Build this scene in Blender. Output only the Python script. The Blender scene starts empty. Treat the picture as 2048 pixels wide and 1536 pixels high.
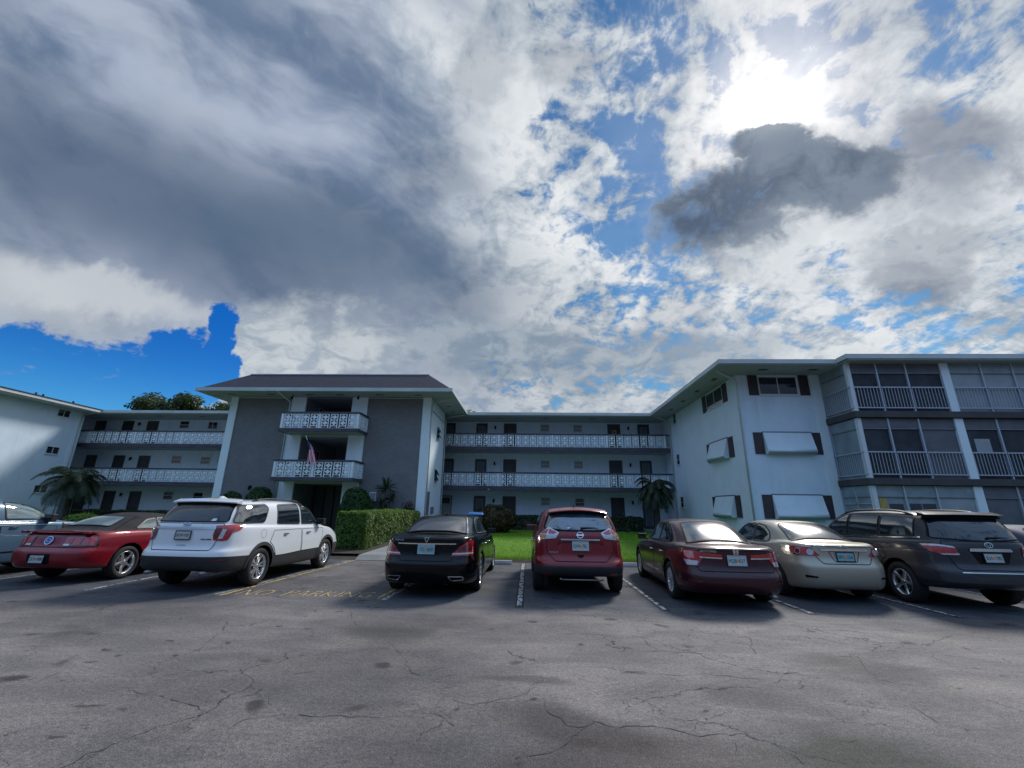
import bpy, bmesh, math, random
from mathutils import Vector, Matrix, Euler, noise as mnoise
from mathutils.bvhtree import BVHTree
from mathutils.geometry import delaunay_2d_cdt
R = math.radians
scene = bpy.context.scene
col = scene.collection
rnd = random.Random(11)

# ------------------------------------------------------------------ materials
def new_mat(name):
    m = bpy.data.materials.new(name); m.use_nodes = True
    nt = m.node_tree; nt.nodes.clear()
    out = nt.nodes.new('ShaderNodeOutputMaterial'); b = nt.nodes.new('ShaderNodeBsdfPrincipled')
    nt.links.new(b.outputs[0], out.inputs[0])
    return m, nt, b
def N(nt, t, **kw):
    n = nt.nodes.new(t)
    for k, v in kw.items():
        if k.startswith('i_'): n.inputs[k[2:].replace('_', ' ')].default_value = v
        else: setattr(n, k, v)
    return n
def math_(nt, op, a, b=None, c=None, clamp=False):
    n = nt.nodes.new('ShaderNodeMath'); n.operation = op; n.use_clamp = clamp
    for i, v in enumerate((a, b, c)):
        if v is None: continue
        if isinstance(v, (int, float)): n.inputs[i].default_value = v
        else: nt.links.new(v, n.inputs[i])
    return n.outputs[0]
def mixc(nt, f, a, b, mode='MIX'):
    n = nt.nodes.new('ShaderNodeMix'); n.data_type = 'RGBA'; n.blend_type = mode
    for i, v in ((0, f), (6, a), (7, b)):
        if isinstance(v, (int, float)): n.inputs[i].default_value = v
        elif isinstance(v, tuple): n.inputs[i].default_value = (*v[:3], 1)
        else: nt.links.new(v, n.inputs[i])
    return n.outputs[2]
def ramp(nt, f, stops):
    n = nt.nodes.new('ShaderNodeValToRGB'); e = n.color_ramp.elements
    while len(e) > 1: e.remove(e[-1])
    for i, (p, c) in enumerate(stops):
        el = e[0] if i == 0 else e.new(p)
        el.position = p; el.color = (*c, 1) if isinstance(c, tuple) else (c, c, c, 1)
    nt.links.new(f, n.inputs[0]); return n.outputs[0]
def sstep(nt, v, a, b):
    n = nt.nodes.new('ShaderNodeMapRange'); n.interpolation_type = 'SMOOTHSTEP'
    nt.links.new(v, n.inputs[0])
    n.inputs[1].default_value = a; n.inputs[2].default_value = b
    return n.outputs[0]
def noise(nt, vec, scale, detail=4, rough=.55, dist=0.0):
    n = nt.nodes.new('ShaderNodeTexNoise'); n.inputs['Scale'].default_value = scale
    n.inputs['Detail'].default_value = detail; n.inputs['Roughness'].default_value = rough
    n.inputs['Distortion'].default_value = dist
    if vec is not None: nt.links.new(vec, n.inputs['Vector'])
    return n.outputs[0]
def bump(nt, b, h, strength=.3, dist=.01):
    n = nt.nodes.new('ShaderNodeBump'); n.inputs['Strength'].default_value = strength
    n.inputs['Distance'].default_value = dist
    nt.links.new(h, n.inputs['Height']); nt.links.new(n.outputs[0], b.inputs['Normal'])
def mapping(nt, vec, loc=(0, 0, 0), rot=(0, 0, 0), sc=(1, 1, 1), typ='POINT'):
    n = nt.nodes.new('ShaderNodeMapping'); n.vector_type = typ
    n.inputs[1].default_value = loc; n.inputs[2].default_value = rot; n.inputs[3].default_value = sc
    nt.links.new(vec, n.inputs[0]); return n.outputs[0]
M = {}
def simple(key, c, rough=.6, metal=0.0, spec=.5, coat=0.0, var=0.0, vs=3.0, bmp=0.0, bs=40.0, emit=None):
    m, nt, b = new_mat(key)
    b.inputs['Base Color'].default_value = (*c, 1); b.inputs['Roughness'].default_value = rough
    b.inputs['Metallic'].default_value = metal; b.inputs['Specular IOR Level'].default_value = spec
    b.inputs['Coat Weight'].default_value = coat; b.inputs['Coat Roughness'].default_value = .03
    tc = N(nt, 'ShaderNodeTexCoord')
    if var:
        f = noise(nt, tc.outputs['Object'], vs, 5, .6)
        f = sstep(nt, f, .3, .7)
        lo = tuple(x * (1 - var) for x in c); hi = tuple(min(1, x * (1 + var)) for x in c)
        nt.links.new(mixc(nt, f, lo, hi), b.inputs['Base Color'])
    if bmp: bump(nt, b, noise(nt, tc.outputs['Object'], bs, 4, .6), bmp, .01)
    if emit: b.inputs['Emission Color'].default_value = (*emit[:3], 1); b.inputs['Emission Strength'].default_value = emit[3]
    M[key] = m; return m

# ------------------------------------------------------------------ mesh accumulators
class MB:
    def __init__(s): s.v = []; s.f = []; s.m = []; s.smooth = []
    def add(s, vs, fs, mi=0, sm=False):
        o = len(s.v); s.v += [tuple(v) for v in vs]
        for f in fs: s.f.append([i + o for i in f]); s.m.append(mi); s.smooth.append(sm)
        return s
    def box(s, x0, y0, z0, x1, y1, z1, mi=0):
        return s.add([(x0,y0,z0),(x1,y0,z0),(x1,y1,z0),(x0,y1,z0),(x0,y0,z1),(x1,y0,z1),(x1,y1,z1),(x0,y1,z1)],
              [(0,3,2,1),(4,5,6,7),(0,1,5,4),(1,2,6,5),(2,3,7,6),(3,0,4,7)], mi)
    def hexa(s, pts, mi=0):           # 8 corners, same order as box
        return s.add(pts, [(0,3,2,1),(4,5,6,7),(0,1,5,4),(1,2,6,5),(2,3,7,6),(3,0,4,7)], mi)
    def prism(s, poly, axis, a, b, mi=0, sm=False):
        n = len(poly)
        def P(u, v, w): return {'x': (w, u, v), 'y': (u, w, v), 'z': (u, v, w)}[axis]
        vs = [P(u, v, a) for u, v in poly] + [P(u, v, b) for u, v in poly]
        o = len(s.v); s.v += vs
        s.f.append([o + i for i in range(n)]); s.m.append(mi); s.smooth.append(False)
        s.f.append([o + n + i for i in reversed(range(n))]); s.m.append(mi); s.smooth.append(False)
        for i in range(n):
            j = (i + 1) % n
            s.f.append([o + i, o + n + i, o + n + j, o + j]); s.m.append(mi); s.smooth.append(sm)
        return s
    def tube(s, pts, r, seg=8, mi=0, cap=True):
        pts = [Vector(p) for p in pts]; rs = r if isinstance(r, (list, tuple)) else [r] * len(pts)
        rings = []; ref = Vector((0, 0, 1))
        for i, p in enumerate(pts):
            d = (pts[min(i + 1, len(pts) - 1)] - pts[max(i - 1, 0)]).normalized()
            a = ref if abs(d.dot(ref)) < .9 else Vector((1, 0, 0))
            u = d.cross(a).normalized(); v = d.cross(u).normalized()
            rings.append([p + (u * math.cos(2*math.pi*k/seg) + v * math.sin(2*math.pi*k/seg)) * rs[i] for k in range(seg)])
        vs = [q for rg in rings for q in rg]; fs = []
        for i in range(len(rings) - 1):
            for k in range(seg):
                k2 = (k + 1) % seg
                fs.append((i*seg+k, i*seg+k2, (i+1)*seg+k2, (i+1)*seg+k))
        if cap: fs += [tuple(reversed(range(seg))), tuple((len(rings)-1)*seg+k for k in range(seg))]
        return s.add(vs, fs, mi, True)
    def lathe(s, prof, axis='x', seg=40, c=(0, 0, 0), mi=0, flip=False):   # prof: (axial, radius)
        vs = []; n = len(prof)
        for k in range(seg):
            a = 2 * math.pi * k / seg; ca, sa = math.cos(a), math.sin(a)
            for (h, r) in prof:
                if axis == 'x': vs.append((c[0]+h, c[1]+r*ca, c[2]+r*sa))
                elif axis == 'z': vs.append((c[0]+r*ca, c[1]+r*sa, c[2]+h))
                else: vs.append((c[0]+r*ca, c[1]+h, c[2]+r*sa))
        fs = []
        for k in range(seg):
            k2 = (k + 1) % seg
            for i in range(n - 1):
                fs.append((k*n+i, k*n+i+1, k2*n+i+1, k2*n+i))
        return s.add(vs, fs, mi, True)
    def ball(s, c, r, seg=12, rg=8, mi=0):
        rx, ry, rz = (r, r, r) if isinstance(r, (int, float)) else r
        prof = [(math.cos(math.pi*i/rg), math.sin(math.pi*i/rg)) for i in range(rg + 1)]
        vs = []; n = len(prof)
        for k in range(seg):
            a = 2*math.pi*k/seg
            for (h, q) in prof: vs.append((c[0]+rx*q*math.cos(a), c[1]+ry*q*math.sin(a), c[2]+rz*h))
        fs = [(k*n+i, k*n+i+1, ((k+1)%seg)*n+i+1, ((k+1)%seg)*n+i) for k in range(seg) for i in range(n-1)]
        return s.add(vs, fs, mi, True)
    def mesh(s, name, mats):
        me = bpy.data.meshes.new(name); me.from_pydata(s.v, [], s.f)
        for m in (mats if isinstance(mats, (list, tuple)) else [mats]): me.materials.append(M[m] if isinstance(m, str) else m)
        me.polygons.foreach_set('material_index', s.m); me.polygons.foreach_set('use_smooth', s.smooth)
        me.update(); return me
    def build(s, name, mats, parent=None, bevel=0.0, fixn=True):
        me = s.mesh(name, mats)
        if fixn:
            bm = bmesh.new(); bm.from_mesh(me); bmesh.ops.remove_doubles(bm, verts=bm.verts, dist=1e-5)
            bmesh.ops.recalc_face_normals(bm, faces=bm.faces)
            bm.to_mesh(me); bm.free()
        o = bpy.data.objects.new(name, me); col.objects.link(o)
        if parent: o.parent = parent
        if bevel:
            md = o.modifiers.new('bevel', 'BEVEL'); md.width = bevel; md.segments = 2; md.limit_method = 'ANGLE'
        return o
def empty(name, loc=(0, 0, 0), rz=0, parent=None):
    o = bpy.data.objects.new(name, None); col.objects.link(o); o.empty_display_size = .2
    o.location = loc; o.rotation_euler = (0, 0, rz)
    if parent: o.parent = parent
    return o
def tag(o, label=None, cat=None, group=None, kind=None):
    if label: o['label'] = label
    if cat: o['category'] = cat
    if group: o['group'] = group
    if kind: o['kind'] = kind
    return o
def inst(me, name, parent=None, loc=(0, 0, 0), rot=(0, 0, 0), sc=(1, 1, 1)):
    o = bpy.data.objects.new(name, me); col.objects.link(o)
    o.location = loc; o.rotation_euler = rot; o.scale = sc
    if parent: o.parent = parent
    return o
def kids(o): return [c for c in bpy.data.objects if c.parent == o]
def copy_tree(o, parent=None):
    c = o.copy(); col.objects.link(c); c.parent = parent
    for ch in kids(o): copy_tree(ch, c)
    return c
def text_geo(s, size, align='CENTER', ext=.003, thin=0.0):
    cu = bpy.data.curves.new('t', 'FONT'); cu.body = s; cu.size = size; cu.align_x = align; cu.align_y = 'CENTER'
    cu.extrude = ext; cu.offset = thin; cu.resolution_u = 2
    o = bpy.data.objects.new('t', cu); col.objects.link(o)
    me = bpy.data.meshes.new_from_object(o)
    vs = [v.co.copy() for v in me.vertices]; fs = [list(p.vertices) for p in me.polygons]
    bpy.data.objects.remove(o); bpy.data.curves.remove(cu); bpy.data.meshes.remove(me)
    return vs, fs
def rp(poly, r, n=4):             # round the corners of a polygon
    out = []; L = len(poly)
    for i in range(L):
        p = Vector(poly[i]); a = Vector(poly[i-1]); b = Vector(poly[(i+1) % L])
        rr = r if isinstance(r, (int, float)) else r[i]
        da = a - p; db = b - p
        t = min(rr, da.length * .45, db.length * .45)
        if t < 1e-4: out.append(tuple(p)); continue
        A = p + da.normalized() * t; B = p + db.normalized() * t
        for k in range(n + 1):
            u = k / n; out.append(tuple(A * (1-u)**2 + p * 2*u*(1-u) + B * u*u))
    return out
def inside(poly, x, y):
    c = False; j = len(poly) - 1
    for i in range(len(poly)):
        xi, yi = poly[i]; xj, yj = poly[j]
        if (yi > y) != (yj > y) and x < (xj-xi)*(y-yi)/(yj-yi) + xi: c = not c
        j = i
    return c
def resample(poly, res, closed=True):
    out = []; n = len(poly)
    for i in range(n if closed else n - 1):
        a = poly[i]; b = poly[(i+1) % n]; d = math.hypot(b[0]-a[0], b[1]-a[1]); k = max(1, int(math.ceil(d/res)))
        for q in range(k): out.append((a[0]+(b[0]-a[0])*q/k, a[1]+(b[1]-a[1])*q/k))
    if not closed: out.append(tuple(poly[-1]))
    return out
def tri_fill(poly, res, resy=None):
    bd = resample(poly, res); pts = [Vector(p) for p in bd]; n = len(pts)
    xs = [p[0] for p in bd]; ys = [p[1] for p in bd]; ry = resy or res
    x = min(xs) + res * .5
    while x < max(xs):
        y = min(ys) + ry * .5
        while y < max(ys):
            if inside(bd, x, y) and min((x-q[0])**2 + (y-q[1])**2 for q in bd) > (res*.35)**2: pts.append(Vector((x, y)))
            y += ry
        x += res
    r = delaunay_2d_cdt(pts, [(i, (i+1) % n) for i in range(n)], [], 1, 1e-6)
    return [tuple(v) for v in r[0]], [list(f) for f in r[2]]
def ribbon(pl, w, closed=False):
    """polyline -> polygon of width w (open); returns left+right loop"""
    P = [Vector(p) for p in pl]; Lf = []; Rt = []; n = len(P)
    for i in range(n):
        a = P[max(i-1, 0)]; b = P[min(i+1, n-1)]; d = (b - a).normalized(); nn = Vector((-d.y, d.x)) * w/2
        Lf.append(tuple(P[i] + nn)); Rt.append(tuple(P[i] - nn))
    return Lf + Rt[::-1]
# ------------------------------------------------------------------ cars
def paint(key, c, metal=.35, rough=.35, coat=1.0, dirt=.12):
    m, nt, b = new_mat(key)
    tc = N(nt, 'ShaderNodeTexCoord')
    f = noise(nt, tc.outputs['Object'], 1.6, 6, .65)
    c2 = tuple(x * (1 - dirt) + .10 * dirt for x in c)
    nt.links.new(mixc(nt, sstep(nt, f, .4, .75), c, c2), b.inputs['Base Color'])
    b.inputs['Metallic'].default_value = metal; b.inputs['Roughness'].default_value = rough
    b.inputs['Coat Weight'].default_value = coat; b.inputs['Specular IOR Level'].default_value = .3
    cr = math_(nt, 'MULTIPLY_ADD', noise(nt, tc.outputs['Object'], 9, 5, .7), .09, .0)
    nt.links.new(cr, b.inputs['Coat Roughness'])
    M[key] = m; return m
simple('rear_glass', (.012, .016, .020), .13, 0, .5, .0); M['rear_glass'].node_tree.nodes['Principled BSDF'].inputs['IOR'].default_value = 3.4
simple('dark_glass', (.006, .008, .012), .03, 0, .6, .3)
simple('car_glass', (.010, .014, .016), .045, 0, .5, .0); M['car_glass'].node_tree.nodes['Principled BSDF'].inputs['IOR'].default_value = 3.0
simple('car_trim', (.018, .018, .02), .45, 0, .4, bmp=.15, bs=300)
simple('car_seam', (.004, .004, .005), .7, 0, .2)
simple('cladding', (.028, .029, .031), .6, 0, .4, bmp=.2, bs=250, var=.15, vs=6)
simple('tyre', (.018, .018, .019), .75, 0, .3, var=.25, vs=9, bmp=.2, bs=90)
simple('well', (.006, .006, .007), .9, 0, .1)
simple('chrome', (.75, .77, .8), .12, 1.0)
simple('alloy', (.62, .63, .65), .28, .85, var=.08)
simple('alloy_dark', (.07, .07, .075), .4, .6)
simple('lamp_red', (.36, .008, .012), .12, 0, .6, 1.0, var=.3, vs=30)
simple('lamp_red_dark', (.10, .004, .008), .12, 0, .6, 1.0)
simple('lamp_clear', (.52, .52, .56), .12, .3, .6, 1.0, var=.25, vs=45)
simple('lamp_pink', (.62, .22, .24), .15, .1, .6, 1.0, var=.2, vs=40)
simple('lamp_amber', (.55, .22, .04), .15, 0, .6, 1.0)
simple('plate_white', (.40, .44, .45), .35, 0, .4, var=.06, vs=20)
simple('plate_green', (.02, .13, .10), .5)
simple('plate_orange', (.72, .20, .03), .5)
simple('plate_teal', (.20, .36, .40), .4, var=.12, vs=18)
simple('sticker', (.7, .74, .78), .5)
simple('badge_blue', (.01, .03, .16), .2, .3, .5, 1.0)
simple('soft_top', (.030, .029, .031), .85, 0, .2, var=.2, vs=5, bmp=.35, bs=160)
simple('steel', (.25, .24, .23), .45, .8)

def catmull(pts, u):
    if len(pts) == 1: return pts[0][1]
    if u <= pts[0][0]: return pts[0][1]
    if u >= pts[-1][0]: return pts[-1][1]
    for i in range(len(pts)-1):
        if u <= pts[i+1][0]:
            x0, y0 = pts[i]; x1, y1 = pts[i+1]; t = (u-x0)/(x1-x0)
            m0 = (y1 - pts[i-1][1])/(x1-pts[i-1][0]) if i > 0 else (y1-y0)/(x1-x0)
            m1 = (pts[i+2][1]-y0)/(pts[i+2][0]-x0) if i+2 < len(pts) else (y1-y0)/(x1-x0)
            h = x1-x0
            return (2*t**3-3*t*t+1)*y0 + (t**3-2*t*t+t)*h*m0 + (-2*t**3+3*t*t)*y1 + (t**3-t*t)*h*m1

class Car:
    HP = 38
    def __init__(s, name, label, rings, hubs, rt, tw, track, arch, paintk, mats=None, cat='car'):
        s.root = empty(name); tag(s.root, label, cat, 'cars parked nose in along the bays')
        s.paint = paintk; s.hubs = hubs; s.rt = rt; s.tw = tw; s.track = track
        H = s.HP; verts = []; fmat = []
        for (zs, yr, yf, w, p, q, *rest) in rings:
            if isinstance(zs, (int, float)): zs = [(0, zs)]
            ring = []; yc = yr*.5 + yf*.5; A = yf-yc; K1, K2 = 7, 12
            def samp(t0, t1, k):
                D = []
                for i in range(161):
                    th = t0+(t1-t0)*i/160; D.append((w*max(math.sin(th), 0)**(2/q), A*max(math.cos(th), 0)**(2/p)))
                L = [0]
                for a_, b_ in zip(D, D[1:]): L.append(L[-1]+math.hypot(b_[0]-a_[0], b_[1]-a_[1]))
                out = []; j = 0
                for i in range(k):
                    t = L[-1]*i/k
                    while L[j+1] < t: j += 1
                    f = (t-L[j])/max(L[j+1]-L[j], 1e-9); out.append((D[j][0]*(1-f)+D[j+1][0]*f, D[j][1]*(1-f)+D[j+1][1]*f))
                return out
            qd = samp(0, math.pi/4, K1)+samp(math.pi/4, math.pi/2, K2)     # rear centre (0,A) -> side (w,0)
            half = [(x_, yc-y_) for x_, y_ in qd]+[(w, yc)]+[(x_, yc+y_) for x_, y_ in qd[::-1]]
            full = half+[(-x_, y_) for x_, y_ in half[-2:0:-1]]
            assert len(full) == 2*H
            for x, y in full:
                u = (y-yr)/(yf-yr); z = catmull(zs, u)
                crown = rest[1] if len(rest) > 1 else 0
                z += crown * (1-(x/max(w, .01))**2)
                ring.append((x, y, z))
            verts.append(ring); fmat.append(rest[0] if rest else 0)
        mb = MB(); n = 2*H
        vs = [v for r in verts for v in r]; fs = []; ms = []
        for i in range(len(verts)-1):
            for k in range(n):
                k2 = (k+1) % n; fs.append((i*n+k, i*n+k2, (i+1)*n+k2, (i+1)*n+k)); ms.append(fmat[i+1])
        for f, m_ in zip(fs, ms): mb.f.append(list(f)); mb.m.append(m_); mb.smooth.append(True)
        mb.v = vs
        # caps: strips across
        for base, mi in ((0, 2), ((len(verts)-1)*n, fmat[-1])):
            for k in range(H):
                a, b = k, k+1; c2, d = (n-k-1) % n, (n-k) % n
                f = [base+a, base+b, base+c2, base+d]
                f2 = []
                for q_ in f:
                    if q_ not in f2: f2.append(q_)
                if len(f2) >= 3: mb.f.append(f2); mb.m.append(mi); mb.smooth.append(True)
        allm = [paintk, 'cladding', 'well', 'soft_top', 'car_trim'] + (mats or [])
        body = mb.build('body', allm, s.root)
        md = body.modifiers.new('s', 'SUBSURF'); md.levels = 2; md.render_levels = 2
        dg = bpy.context.evaluated_depsgraph_get()
        me = bpy.data.meshes.new_from_object(body.evaluated_get(dg))
        s.bvh = BVHTree.FromPolygons([v.co.copy() for v in me.vertices], [list(p.vertices) for p in me.polygons])
        body.modifiers.clear(); old = body.data; body.data = me; bpy.data.meshes.remove(old)
        # wheel arches
        cut = MB()
        for hy in hubs:
            for sx in (-1, 1):
                xi = sx*(track-tw*.5-.10); xo = sx*(track+.5)
                poly = [(hy+arch*math.cos(a), rt+.01+arch*math.sin(a)) for a in [2*math.pi*k/48 for k in range(48)]]
                cut.prism(poly, 'x', min(xi, xo), max(xi, xo))
        co = cut.build('cut', 'well')
        bmod = body.modifiers.new('b', 'BOOLEAN'); bmod.operation = 'DIFFERENCE'; bmod.object = co; bmod.solver = 'EXACT'
        dg = bpy.context.evaluated_depsgraph_get(); dg.update()
        me2 = bpy.data.meshes.new_from_object(body.evaluated_get(dg))
        body.modifiers.clear(); body.data = me2; bpy.data.meshes.remove(me)
        bpy.data.objects.remove(co)
        wi = 2
        for p in me2.polygons:
            c = p.center
            for hy in hubs:
                d = math.hypot(c.y-hy, c.z-rt-.01)
                if d < arch+.004 and abs(p.normal.x) < .98 and abs(d-arch) < .012 or (d < arch*.995 and abs(abs(c.x)-(track-tw*.5-.10)) < .01):
                    p.material_index = wi; p.use_smooth = False
        s.body = body
    def hit(s, mode, a, b):
        if mode in ('R', 'L'):
            sx = 1 if mode == 'R' else -1
            o = Vector((sx*3, a, b)); d = Vector((-sx, 0, 0))
        elif mode == 'B': o = Vector((a, -3, b)); d = Vector((0, 1, 0))
        elif mode == 'F': o = Vector((a, 9, b)); d = Vector((0, -1, 0))
        elif mode == 'T': o = Vector((a, b, 4)); d = Vector((0, 0, -1))
        else:                        # ('W', sign, ox, oy): a = angle in degrees from straight back towards the side
            _, sx, ox, oy = mode
            d0 = Vector((sx*math.sin(R(a)), -math.cos(R(a)), 0)); o = Vector((sx*ox, oy, b)) + d0*4; d = -d0
        h = s.bvh.ray_cast(o, d)
        if h[0] is None: return None
        nn = h[1]
        if nn.dot(d) > 0: nn = -nn
        return h[0], nn
    def patch(s, name, poly, mode, off, mat, parent=None, res=.05, resy=None, scale=1.0, thick=0.0):
        """lay a shape on the body surface; W-mode polygons are (deg, z)"""
        if isinstance(mode, tuple):   # scale degrees so that the fill grid is even
            k = 1/45.; poly2 = [(p[0]*k, p[1]) for p in poly]
            vs, fs = tri_fill(poly2, res, resy); vs = [(v[0]/k, v[1]) for v in vs]
        else: vs, fs = tri_fill(poly, res, resy)
        P = []; ok = []
        for v in vs:
            h = s.hit(mode, v[0], v[1])
            if h is None: P.append((0, 0, 0)); ok.append(False)
            else: P.append(h[0] + h[1]*off); ok.append(True)
        fs = [f for f in fs if all(ok[i] for i in f)]
        if mode in ('B',) :
            fs = [f for f in fs if max(P[i][1] for i in f)-min(P[i][1] for i in f) < .35]
        mb = MB(); mb.add(P, fs, 0, True)
        mb2 = mb
        o = mb2.build(name, mat, parent or s.root, fixn=False)
        # orient outwards
        me = o.data
        if len(me.polygons):
            c = s.hit(mode, *vs[fs[0][0]])
            if c and me.polygons[0].normal.dot(c[1]) < 0: me.flip_normals()
        return o
    def line(s, name, pl, w, mode, off, mat, parent=None, res=.04):
        return s.patch(name, ribbon(resample(pl, .06, False), w), mode, off, mat, parent, res)
    def loop(s, name, poly, w, mode, off, mat, parent=None):
        """closed outline ribbon made of projected quads"""
        pts = resample(poly, .05); n = len(pts); k = 1.0
        P2 = [Vector(p) for p in pts]
        mb = MB(); vs = []
        for i in range(n):
            d = (P2[(i+1) % n]-P2[i-1])
            if isinstance(mode, tuple): d = Vector((d.x/45, d.y))
            d.normalize(); nn = Vector((-d.y, d.x))*w/2
            if isinstance(mode, tuple): nn = Vector((nn.x*45, nn.y))
            for q in (P2[i]+nn, P2[i]-nn):
                h = s.hit(mode, q.x, q.y); vs.append(h[0]+h[1]*off if h else None)
        fs = []
        for i in range(n):
            j = (i+1) % n; f = (2*i, 2*i+1, 2*j+1, 2*j)
            if all(vs[t] is not None for t in f): fs.append(f)
        vs = [v if v is not None else (0, 0, 0) for v in vs]
        mb.add(vs, fs, 0, True)
        return mb.build(name, mat, parent or s.root, fixn=False)
    def frame(s, mode, a, b, off=0):
        """matrix whose Z is the surface normal, Y up, at hit point"""
        p, n = s.hit(mode, a, b)
        up = Vector((0, 0, 1)) if abs(n.z) < .9 else Vector((0, 1, 0))
        x = up.cross(n).normalized(); y = n.cross(x)
        m = Matrix((x, y, n)).transposed().to_4x4(); m.translation = p + n*off
        return m
    def put(s, mb, name, mat, m, parent=None, bevel=0.0):
        mb.v = [tuple(m @ Vector(v)) for v in mb.v]
        return mb.build(name, mat, parent or s.root, bevel=bevel)
    def text(s, name, txt, size, mode, a, b, mat, off=.008, parent=None, sx=1.0, shear=0.0):
        m = s.frame(mode, a, b, off); vs, fs = text_geo(txt, size)
        mb = MB().add([(v.x*sx+shear*v.y, v.y, v.z) for v in vs], fs)
        return s.put(mb, name, mat, m, parent)
    def plate(s, z, x=0, txt=('ABC', 'D12'), style='fl', frame='car_trim', tilt=0):
        p, n = s.hit('B', x, z); n = Vector((0, -1, .12+tilt)).normalized()
        xx = Vector((0, 0, 1)).cross(n).normalized(); y = n.cross(xx)
        m = Matrix((xx, y, n)).transposed().to_4x4(); m.translation = p + n*.03
        pl = s.put(MB().prism(rp([(-.152, -.078), (.152, -.078), (.152, .078), (-.152, .078)], .014), 'z', -.006, .001), 'license_plate', {'fl': 'plate_white', 'teal': 'plate_teal'}[style], m)
        fr = MB()
        for (x0, y0, x1, y1) in ((-.162, .070, .162, .086), (-.162, -.086, .162, -.070), (-.162, -.070, -.150, .070), (.150, -.070, .162, .070)): fr.box(x0, y0, -.008, x1, y1, .006)
        s.put(fr, 'plate_frame', frame, m, pl)
        vs, fs = text_geo(txt[0], .088); s.put(MB().add([(v.x*.72-.078, v.y-.004, v.z+.002) for v in vs], fs), 'lettering', 'plate_green', m, pl)
        vs, fs = text_geo(txt[1], .088); s.put(MB().add([(v.x*.72+.082, v.y-.004, v.z+.002) for v in vs], fs), 'lettering', 'plate_green', m, pl)
        og = MB().prism([(.026*math.cos(a)*1.0, .024*math.sin(a)-.002) for a in [2*math.pi*k/14 for k in range(14)]], 'z', .001, .004)
        s.put(og, 'orange_emblem', 'plate_orange', m, pl)
        return pl
    def wheels(s, style='five', rim_r=.23, rimmat='alloy'):
        rt, tw = s.rt, s.tw
        mb = MB(); h = tw/2
        prof = [(-h*.75, rim_r), (-h*.95, rim_r+.03), (-h, (rim_r+rt)/2), (-h*.93, rt-.03), (-h*.8, rt-.006), (-h*.55, rt), (0, rt+.002), (h*.55, rt), (h*.8, rt-.006), (h*.93, rt-.03), (h, (rim_r+rt)/2), (h*.95, rim_r+.03), (h*.78, rim_r)]
        mb.lathe(prof, 'x', 56)
        tyre = mb.mesh('tyre', 'tyre')
        r = MB()
        # barrel + lip
        r.lathe([(-h*.7, rim_r*.93), (h*.5, rim_r*.90), (h*.78, rim_r*.955), (h*.86, rim_r), (h*.80, rim_r+.004), (h*.6, rim_r+.004)], 'x', 56, mi=0)
        r.lathe([(h*.10, .001), (h*.10, rim_r*.93)], 'x', 40, mi=1)           # dark back
        r.lathe([(h*.14, .001), (h*.14, rim_r*.62)], 'x', 40, mi=2)           # brake disc
        hx = h*.68
        r.lathe([(hx*.3, .052), (hx*.95, .048), (hx*1.05, .030), (hx*1.06, .001)], 'x', 24, mi=0)
        cfg = {'five': (5, 1, .036, .026), 'twin': (5, 2, .020, .017), 'seven': (7, 1, .034, .024), 'ten': (10, 1, .020, .018), 'star': (5, 1, .062, .020), 'hub': (9, 1, .034, .030), 'mesh': (10, 2, .012, .012)}[style]
        n, tw_, w0, w1 = cfg
        for k in range(n):
            a0 = 2*math.pi*k/n + .3
            for q in ([0] if tw_ == 1 else [-1, 1]):
                da0 = q*.17; da1 = q*(.25 if style == 'twin' else .12)
                def pt(rad, ang, wd, x):
                    c, si = math.cos(ang), math.sin(ang)
                    return (x, rad*c - wd*si, rad*si + wd*c)
                vs = []
                secs = [(.035, da0*1.0, w0, hx*1.0), (rim_r*.55, (da0+da1)/2, (w0+w1)/2*(.72 if style in ('star', 'five') else .9), hx*.94), (rim_r*.955, da1, w1, h*.80)]
                if style == 'star': secs = [(.035, 0, .030, hx), (rim_r*.5, 0, .024, hx*.94), (rim_r*.955, 0, .040, h*.8)]
                for (rad, da, wd, x) in secs:
                    dd = .022
                    vs += [pt(rad, a0+da, -wd/1.0, x-dd), pt(rad, a0+da, -wd*.72, x), pt(rad, a0+da, wd*.72, x), pt(rad, a0+da, wd/1.0, x-dd)]
                fs = []
                for i in range(2):
                    for j in range(3): fs.append((i*4+j, i*4+j+1, (i+1)*4+j+1, (i+1)*4+j))
                r.add(vs, fs, 0, False)
        for k in range(5):
            a = 2*math.pi*k/5; r.lathe([(hx, .001), (hx*1.02, .009)], 'x', 6, c=(0, .038*math.cos(a), .038*math.sin(a)), mi=1)
        rim = r.mesh('rim', [rimmat, 'well', 'steel'])
        for hy in s.hubs:
            for sx in (-1, 1):
                e = empty('wheel', (sx*s.track, hy, s.rt), 0, s.root)
                a = rnd.uniform(0, 6)
                e.rotation_euler = (0, 0, 0) if sx > 0 else (0, 0, math.pi)
                inst(tyre, 'tyre', e); inst(rim, 'rim', e, rot=(a, 0, 0))
    def mirror(s, y, z, w, mat, parent_name='side_mirror', r=(.075, .055, .062)):
        for sx in (-1, 1):
            m_ = MB(); x = sx*(w+.075)
            m_.box(x-r[0]*1.25, y-r[1], z-r[2], x+r[0]*1.25, y+r[1]*1.1, z+r[2], 0)
            m_.tube([(sx*(w-.06), y+.03, z-.05), (x-sx*.04, y, z-.03)], .028, 8, 1)
            o = m_.build('side_mirror', [mat, 'car_trim'], s.root, bevel=.035)
            MB().prism(rp([(x-r[0]*1.0, z-r[2]*.72), (x+r[0]*1.0, z-r[2]*.72), (x+r[0]*1.0, z+r[2]*.72), (x-r[0]*1.0, z+r[2]*.72)], .025), 'y', y-r[1]*1.03, y-r[1]*.9).build('mirror_glass', 'dark_glass', o)
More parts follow.
